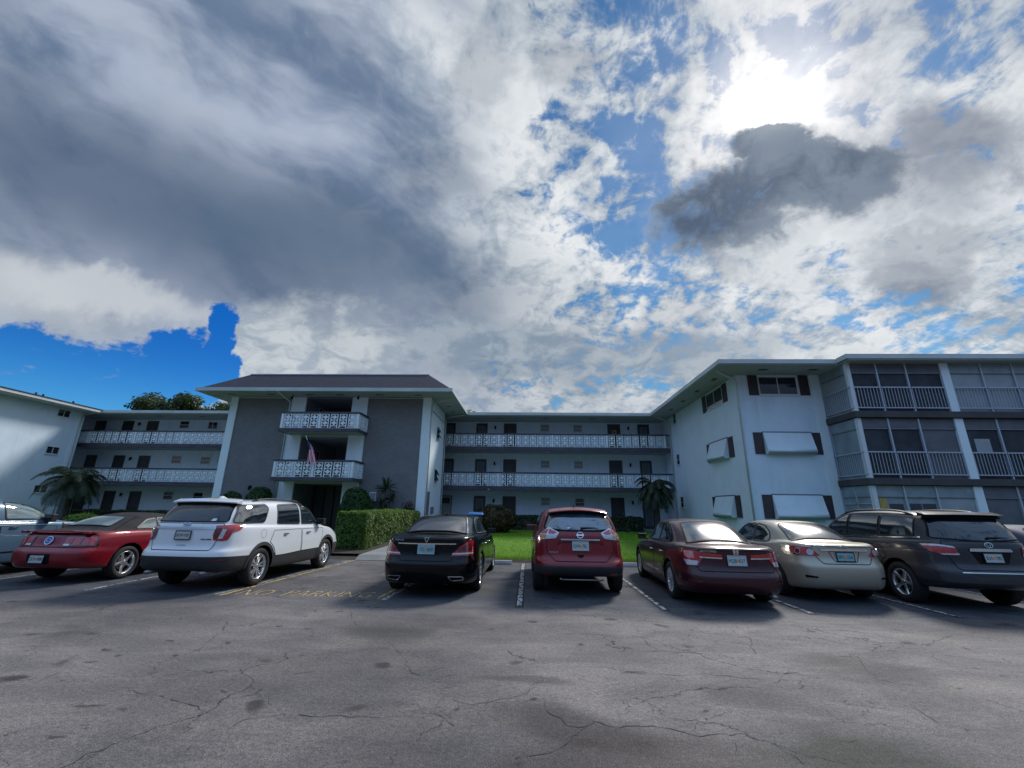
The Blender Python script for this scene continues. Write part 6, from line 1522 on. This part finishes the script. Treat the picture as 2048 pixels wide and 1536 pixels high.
# ------------------------------------------------------------------ light and sky
SUN_AZ, SUN_EL = R(35.5), R(42.7)
sd = Vector((math.sin(SUN_AZ)*math.cos(SUN_EL), math.cos(SUN_AZ)*math.cos(SUN_EL), math.sin(SUN_EL)))
sl = bpy.data.lights.new('sun', 'SUN'); so = bpy.data.objects.new('sun', sl); col.objects.link(so)
sl.energy = SUN_E; sl.angle = R(SUN_ANG); sl.color = (1.0, .96, .91)
so.rotation_euler = sd.to_track_quat('Z', 'Y').to_euler()
def noise2(nt, vec, scale, detail=4, rough=.55, dist=0.0):
    o = noise(nt, vec, scale, detail, rough, dist); o.node.noise_dimensions = '2D'; return o
def build_world():
    w = bpy.data.worlds.new('World'); scene.world = w; w.use_nodes = True; nt = w.node_tree; nt.nodes.clear()
    out = nt.nodes.new('ShaderNodeOutputWorld'); tc = N(nt, 'ShaderNodeTexCoord'); D = tc.outputs['Generated']
    sky = N(nt, 'ShaderNodeTexSky', sky_type='NISHITA'); sky.sun_disc = False; sky.sun_elevation = SUN_EL; sky.sun_rotation = SUN_AZ
    sky.altitude = 0; sky.air_density = 1.2; sky.dust_density = .2; sky.ozone_density = 4.0
    hs = N(nt, 'ShaderNodeHueSaturation'); hs.inputs['Saturation'].default_value = 1.45; nt.links.new(sky.outputs[0], hs.inputs['Color'])
    sp = N(nt, 'ShaderNodeSeparateXYZ'); nt.links.new(D, sp.inputs[0]); dx, dy, dz = sp.outputs
    bg1 = nt.nodes.new('ShaderNodeBackground'); tint = mixc(nt, 1.0, hs.outputs[0], mixc(nt, sstep(nt, dx, -.4, .1), mixc(nt, sstep(nt, dz, .30, .12), (.30, .56, .90), (.42, .80, 1.05)), (.80, .80, .74)), 'MULTIPLY'); nt.links.new(tint, bg1.inputs[0]); bg1.inputs[1].default_value = .10
    # cloud sheet coordinates: where the view ray meets a gently curved layer
    zz = math_(nt, 'ADD', math_(nt, 'MAXIMUM', dz, 0.0), .34)
    cp = N(nt, 'ShaderNodeCombineXYZ'); nt.links.new(math_(nt, 'DIVIDE', dx, zz), cp.inputs[0]); nt.links.new(math_(nt, 'DIVIDE', dy, zz), cp.inputs[1]); P = cp.outputs[0]
    # compass coordinates towards +Y for placing the big cloud masses
    yy = math_(nt, 'MAXIMUM', dy, .06)
    qp = N(nt, 'ShaderNodeCombineXYZ'); nt.links.new(math_(nt, 'DIVIDE', dx, yy), qp.inputs[0]); nt.links.new(math_(nt, 'DIVIDE', dz, yy), qp.inputs[1]); Q0 = qp.outputs[0]
    def warp(V, sc, amt, det=5, rough=.6):
        n = N(nt, 'ShaderNodeTexNoise', noise_dimensions='2D'); n.inputs['Scale'].default_value = sc; n.inputs['Detail'].default_value = det; n.inputs['Roughness'].default_value = rough
        nt.links.new(V, n.inputs['Vector']); s = N(nt, 'ShaderNodeVectorMath', operation='SUBTRACT'); nt.links.new(n.outputs[1], s.inputs[0]); s.inputs[1].default_value = (.5, .5, .5)
        m = N(nt, 'ShaderNodeVectorMath', operation='MULTIPLY_ADD'); nt.links.new(s.outputs[0], m.inputs[0]); m.inputs[1].default_value = (amt, amt, 0); nt.links.new(V, m.inputs[2]); return m.outputs[0]
    Q = warp(Q0, 4.5, .20, 6, .62)
    Qs = warp(Q0, 1.6, .20, 3, .5)
    def blob(x, y, rx, ry, rot=0, soft=.5, V=None):
        l = N(nt, 'ShaderNodeVectorMath', operation='LENGTH'); nt.links.new(mapping(nt, V or Q, loc=(x, y, 0), rot=(0, 0, R(rot)), sc=(rx, ry, 1), typ='TEXTURE'), l.inputs[0])
        return sstep(nt, math_(nt, 'MULTIPLY', l.outputs['Value'], -1), -1-soft, -1+soft)
    def add(*a):
        r = a[0]
        for b_ in a[1:]: r = math_(nt, 'ADD', r, b_)
        return r
    def sc(a, k): return math_(nt, 'MULTIPLY', a, k)
    def inv(a): return math_(nt, 'SUBTRACT', 1, a)
    def mul(a, b_): return math_(nt, 'MULTIPLY', a, b_)
    Pw = warp(P, 1.6, .38, 3, .5)
    n1 = noise2(nt, Pw, 2.3, 5, .56)                             # cloud billows
    n2 = noise2(nt, warp(P, 5, .16, 3, .5), 7.5, 8, .62)        # fine curds
    n3 = noise2(nt, mapping(nt, Qs, rot=(0, 0, R(-36)), sc=(1.5, .42, 1), typ='TEXTURE'), 1.5, 5, .52)   # smooth streaks
    n4 = noise2(nt, warp(P, 14, .04, 2, .5), 21, 5, .62)         # grain of the curds
    left = sstep(nt, add(dx, sc(math_(nt, 'SUBTRACT', n3, .5), .55), sc(dz, .18)), .16, -.26)
    left = mul(left, math_(nt, 'GREATER_THAN', dy, 0))
    # ---- where the blue shows (holes), in compass coordinates
    holes = None
    for h in HOLES:
        b_ = blob(*h[:5], .75); holes = b_ if holes is None else math_(nt, 'MAXIMUM', holes, b_)
    dens = add(sc(n1, .62), sc(n2, .70), sc(n4, .50), sc(holes, -.105), sc(left, .30), -.235)
    cov = math_(nt, 'MULTIPLY_ADD', sstep(nt, dens, .45, .63), .86, .14)
    LH = blob(-1.50, .290, .60, .175, -2, .40); LH = math_(nt, 'MAXIMUM', LH, math_(nt, 'MAXIMUM', blob(-.790, .445, .062, .070, 0, .5), blob(-.80, .34, .06, .11, 0, .5))); LH = math_(nt, 'MAXIMUM', LH, blob(-.93, .285, .16, .14, 10, .4))
    isl = math_(nt, 'MAXIMUM', sc(blob(-1.19, .470, .05, .016, 0, .8), .45), sc(blob(-1.66, .36, .08, .016, -5, .9), .30)); LH = mul(LH, inv(isl))
    LH = mul(LH, inv(sc(blob(-.915, .485, .062, .055, 0, .6), .95))); LH = sstep(nt, add(LH, sc(math_(nt, 'SUBTRACT', n2, .5), 1.1), sc(math_(nt, 'SUBTRACT', n4, .5), .9)), .30, .74)
    cov = mul(cov, inv(LH))
    # ---- brightness of the clouds
    vo = N(nt, 'ShaderNodeTexVoronoi', voronoi_dimensions='2D', feature='SMOOTH_F1'); vo.inputs['Scale'].default_value = 4.2; vo.inputs['Smoothness'].default_value = .35; vo.inputs['Detail'].default_value = 3.0; vo.inputs['Roughness'].default_value = .55
    vo.normalize = True; nt.links.new(warp(P, 3.2, .32, 5, .6), vo.inputs['Vector'])
    puff = inv(vo.outputs['Distance'])
    curd = add(sc(n2, .44), sc(n1, .36), sc(n4, .24), sc(puff, .30), -.190)
    thick = sstep(nt, add(dens, sc(math_(nt, 'SUBTRACT', n1, .5), .5)), .56, .96)
    base = ramp(nt, curd, [(.36, (.160, .215, .290)), (.44, (.30, .37, .45)), (.50, (.48, .55, .62)), (.59, (.88, .91, .93))])
    base = mixc(nt, sc(thick, .35), base, (.40, .475, .555))
    rim = mul(inv(sstep(nt, dens, .53, .66)), holes); base = mixc(nt, sc(rim, .6), base, (.80, .84, .87))
    deck = mixc(nt, sstep(nt, n3, .34, .66), (.130, .195, .320), (.420, .490, .630))
    deck = mixc(nt, sc(sstep(nt, add(sc(n2, .5), sc(n1, .5)), .42, .62), .42), deck, (.43, .49, .60)); deck = mixc(nt, sc(sstep(nt, puff, .62, .40), .35), deck, (.13, .18, .27))
    base = mixc(nt, sc(left, .93), base, deck)
    band = blob(-1.30, .92, 1.25, .23, -25, .8, Qs); base = mixc(nt, sc(band, .80), base, (.070, .115, .205))
    band2 = blob(-.60, .70, .46, .13, -14, .8, Qs); base = mixc(nt, sc(band2, .65), base, (.105, .165, .250))
    lite = blob(-1.72, .64, .62, .10, -17, .6, Qs); base = mixc(nt, sc(lite, .85), base, (.56, .61, .66))
    lite2 = blob(-.60, .37, .30, .13, 0, .5, Q); base = mixc(nt, sc(lite2, .75), base, mixc(nt, sstep(nt, n2, .38, .6), (.42, .49, .56), (.70, .75, .77)))
    lite3 = blob(-1.16, .545, .34, .060, -12, .5, Q); base = mixc(nt, sc(lite3, .8), base, (.62, .66, .70))
    for d in DARKS:
        b0 = blob(*d[:5], d[5]+.30); f = sstep(nt, add(b0, sc(math_(nt, 'SUBTRACT', n2, .5), 1.5), sc(math_(nt, 'SUBTRACT', n1, .5), .9)), .12, .88); f = mul(f, sstep(nt, b0, .0, .15))
        base = mixc(nt, sc(f, d[6]), base, mixc(nt, sstep(nt, add(sc(n1, .5), sc(n2, .5)), .42, .60), (.088, .125, .195), (.21, .265, .345)))
        if d[6] > .9: cov = math_(nt, 'MAXIMUM', cov, f)
    for bk in ((.17, .36, .34, .075, 0, .8), (-.12, .40, .20, .07, -8, .8), (.42, .36, .26, .07, 8, .8)):
        base = mixc(nt, sc(sstep(nt, add(blob(*bk), sc(math_(nt, 'SUBTRACT', n1, .5), .6)), .15, .8), .72), base, mixc(nt, sstep(nt, n2, .4, .65), (.235, .315, .410), (.40, .47, .54))); cov = math_(nt, 'MAXIMUM', cov, sc(blob(*bk), .85))
    # sun glow through the clouds
    vd = N(nt, 'ShaderNodeVectorMath', operation='DOT_PRODUCT'); nt.links.new(D, vd.inputs[0]); vd.inputs[1].default_value = tuple(sd); dot = vd.outputs['Value']
    dotn = add(dot, sc(math_(nt, 'SUBTRACT', n2, .5), .006), sc(math_(nt, 'SUBTRACT', n1, .5), .012))
    g1 = sstep(nt, dot, .78, 1.0); g2 = sstep(nt, dotn, .978, .9995); g3 = sstep(nt, dotn, .9975, 1.0005)
    dk = math_(nt, 'MAXIMUM', blob(*DARKS[0][:6]), math_(nt, 'MAXIMUM', blob(*DARKS[1][:6]), blob(*DARKS[2][:6])))
    nodk = inv(sstep(nt, add(dk, sc(math_(nt, 'SUBTRACT', n2, .5), 1.5), sc(math_(nt, 'SUBTRACT', n1, .5), .9)), .20, .70))
    base = mixc(nt, sc(mul(g1, nodk), .22), base, (.80, .82, .88))
    base = mixc(nt, sc(mul(g2, nodk), .35), base, (.95, .91, .90))
    dm = math_(nt, 'MAXIMUM', dot, 0); gl = add(sc(math_(nt, 'POWER', dm, 2400), 1.8), sc(math_(nt, 'POWER', dm, 500), .50), sc(math_(nt, 'POWER', dm, 90), .16))
    gl = mul(mul(gl, inv(sc(inv(nodk), .93))), math_(nt, 'MULTIPLY_ADD', curd, 2.4, -.15))
    gc = N(nt, 'ShaderNodeVectorMath', operation='SCALE'); gc.inputs[0].default_value = (1.0, .95, .92); nt.links.new(gl, gc.inputs['Scale'])
    base = mixc(nt, 1.0, base, gc.outputs[0], 'ADD'); cov = math_(nt, 'MAXIMUM', cov, sc(g2, .75))
    hzn = mul(inv(sstep(nt, dz, .04, .30)), inv(sc(left, .4))); base = mixc(nt, sc(hzn, .50), base, (.22, .33, .48))
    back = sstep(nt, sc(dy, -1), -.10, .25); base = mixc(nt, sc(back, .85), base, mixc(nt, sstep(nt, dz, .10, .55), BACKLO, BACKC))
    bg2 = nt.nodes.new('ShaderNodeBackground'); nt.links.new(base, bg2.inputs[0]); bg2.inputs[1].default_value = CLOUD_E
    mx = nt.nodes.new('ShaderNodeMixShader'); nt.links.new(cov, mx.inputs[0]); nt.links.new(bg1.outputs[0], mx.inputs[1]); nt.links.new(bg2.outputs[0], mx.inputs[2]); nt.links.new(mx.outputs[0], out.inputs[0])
    w.cycles.sampling_method = 'MANUAL'; w.cycles.sample_map_resolution = 512
# ------------------------------------------------------------------ assemble
build_ground()
build_back_wing(); build_stair_block(); build_right_wing(); build_left_wing()
wheel_stop(-1.42, 13.95, 'wheel stop ahead of the black sedan, its right end showing'); wheel_stop(3.62, 14.0, 'wheel stop showing between the red crossover and the maroon sedan')
wheel_stop(1.05, 14.0, 'wheel stop ahead of the red crossover'); wheel_stop(6.0, 14.0, 'wheel stop ahead of the beige sedan')
box_hedge('hedge', 'clipped waist-high hedge running back from the path beside the white sport utility', -6.95, 15.95, -5.82, 23.9, .05, 1.46, 'hedge_leaf', 52000, .075)
box_hedge('hedge', 'low dark hedge under the back wing windows left of the red crossover roof', -1.0, 28.9, 1.55, 29.5, .3, 1.22, 'dark_leaf', 5000, .12, group='low hedges along the back wing')
box_hedge('hedge', 'low dark hedge under the back wing right of the red crossover', 1.9, 28.9, 7.35, 29.5, .3, 1.20, 'dark_leaf', 9000, .12, group='low hedges along the back wing')
box_hedge('hedge', 'long low dark hedge at the foot of the left part of the back wing', -30.5, 28.7, -18.2, 29.5, .2, 1.15, 'dark_leaf', 12000, .14, group='low hedges along the back wing')
ball_bush('bush', 'tall rounded bush right of the dark stair entrance', (-9.15, 23.3, 1.45), (.85, .7, 1.15), 'bush_leaf', 12000, .10)
ball_bush('bush', 'rounded bush beside the left white column of the stair entrance', (-14.62, 23.5, 1.5), (.75, .6, 1.05), 'bush_leaf', 9000, .10)
ball_bush('bush', 'lower rounded bush under the wall lantern', (-16.2, 23.5, 1.35), (.85, .6, .90), 'bush_leaf', 9000, .10)
ball_bush('croton_shrub', 'red and green croton shrub by the blue bin lid', (-1.95, 26.0, 1.0), (1.25, .8, .80), 'croton_leaf', 9000, .15, cat='shrub')
ball_bush('shrub', 'wispy reddish shrub at the foot of the right corner pillar', (-6.5, 23.85, 1.25), (.36, .3, .65), 'croton_leaf', 900, .10, lob=.3)
ball_bush('shrub', 'lime green shrub between the steel blue car and the convertible top', (-20.6, 20.0, .72), (.75, .6, .42), 'lime_leaf', 2500, .14)
spiky('spiky plant with two leaf heads against the right grey brick panel', -7.75, 23.7, .3, [(0, 0, 2.62, .75, 90), (.32, .05, 2.05, .55, 60), (-.18, -.1, 1.75, .55, 60), (.05, -.05, 1.35, .6, 60)])
palm('feather palm in the right corner of the court', 7.75, 27.4, .3, 2.95, 1.75, 34, 4, 1.35)
palm('feather palm in front of the left wing corner', -27.9, 25.9, .2, 2.85, 2.15, 38, 9, 1.15)
tree('broad dark tree standing above the roof, left of the pair', -52.6, 60, 12.9, 4.9, 3.6, 12000, .5, lobes=14, seed=3)
tree('broad dark tree above the roof beside the stair block eave', -46.2, 60, 12.9, 5.2, 3.9, 12000, .5, lobes=14, seed=8)
tree('distant treetop just showing over the roof right of the stair block', -7.6, 60, 12.5, 2.6, 2.3, 3000, .5, seed=5)
grass_blades(); build_flag(); build_bin(); build_board()
for f in (build_convertible, build_explorer, build_equus, build_rogue, build_accord, build_corolla, build_highlander, build_steel_suv, build_silver_sedan): f()
build_world()
scene.view_settings.view_transform = 'Standard'; scene.view_settings.look = 'None'; scene.view_settings.exposure = EXPO; scene.view_settings.gamma = 1
scene.cycles.max_bounces = 6; scene.cycles.use_denoising = True
# ------------------------------------------------------------------ camera
F_PX, YAW, PIT, ROLL, CAMH = 856.17, R(-2.364), R(16.25), R(.847), 1.62
fw = Vector((math.sin(YAW)*math.cos(PIT), math.cos(YAW)*math.cos(PIT), math.sin(PIT)))
rt0 = Vector((math.cos(YAW), -math.sin(YAW), 0)); up0 = rt0.cross(fw)
rt1 = rt0*math.cos(ROLL) + up0*math.sin(ROLL); up1 = -rt0*math.sin(ROLL) + up0*math.cos(ROLL)
cd = bpy.data.cameras.new('camera'); cam = bpy.data.objects.new('camera', cd); col.objects.link(cam)
cam.matrix_world = Matrix((rt1, up1, -fw)).transposed().to_4x4()
cam.location = (0, 0, CAMH); cd.sensor_width = 36; cd.lens = F_PX/2048*36; cd.clip_end = 3000; cd.clip_start = .05
scene.camera = cam
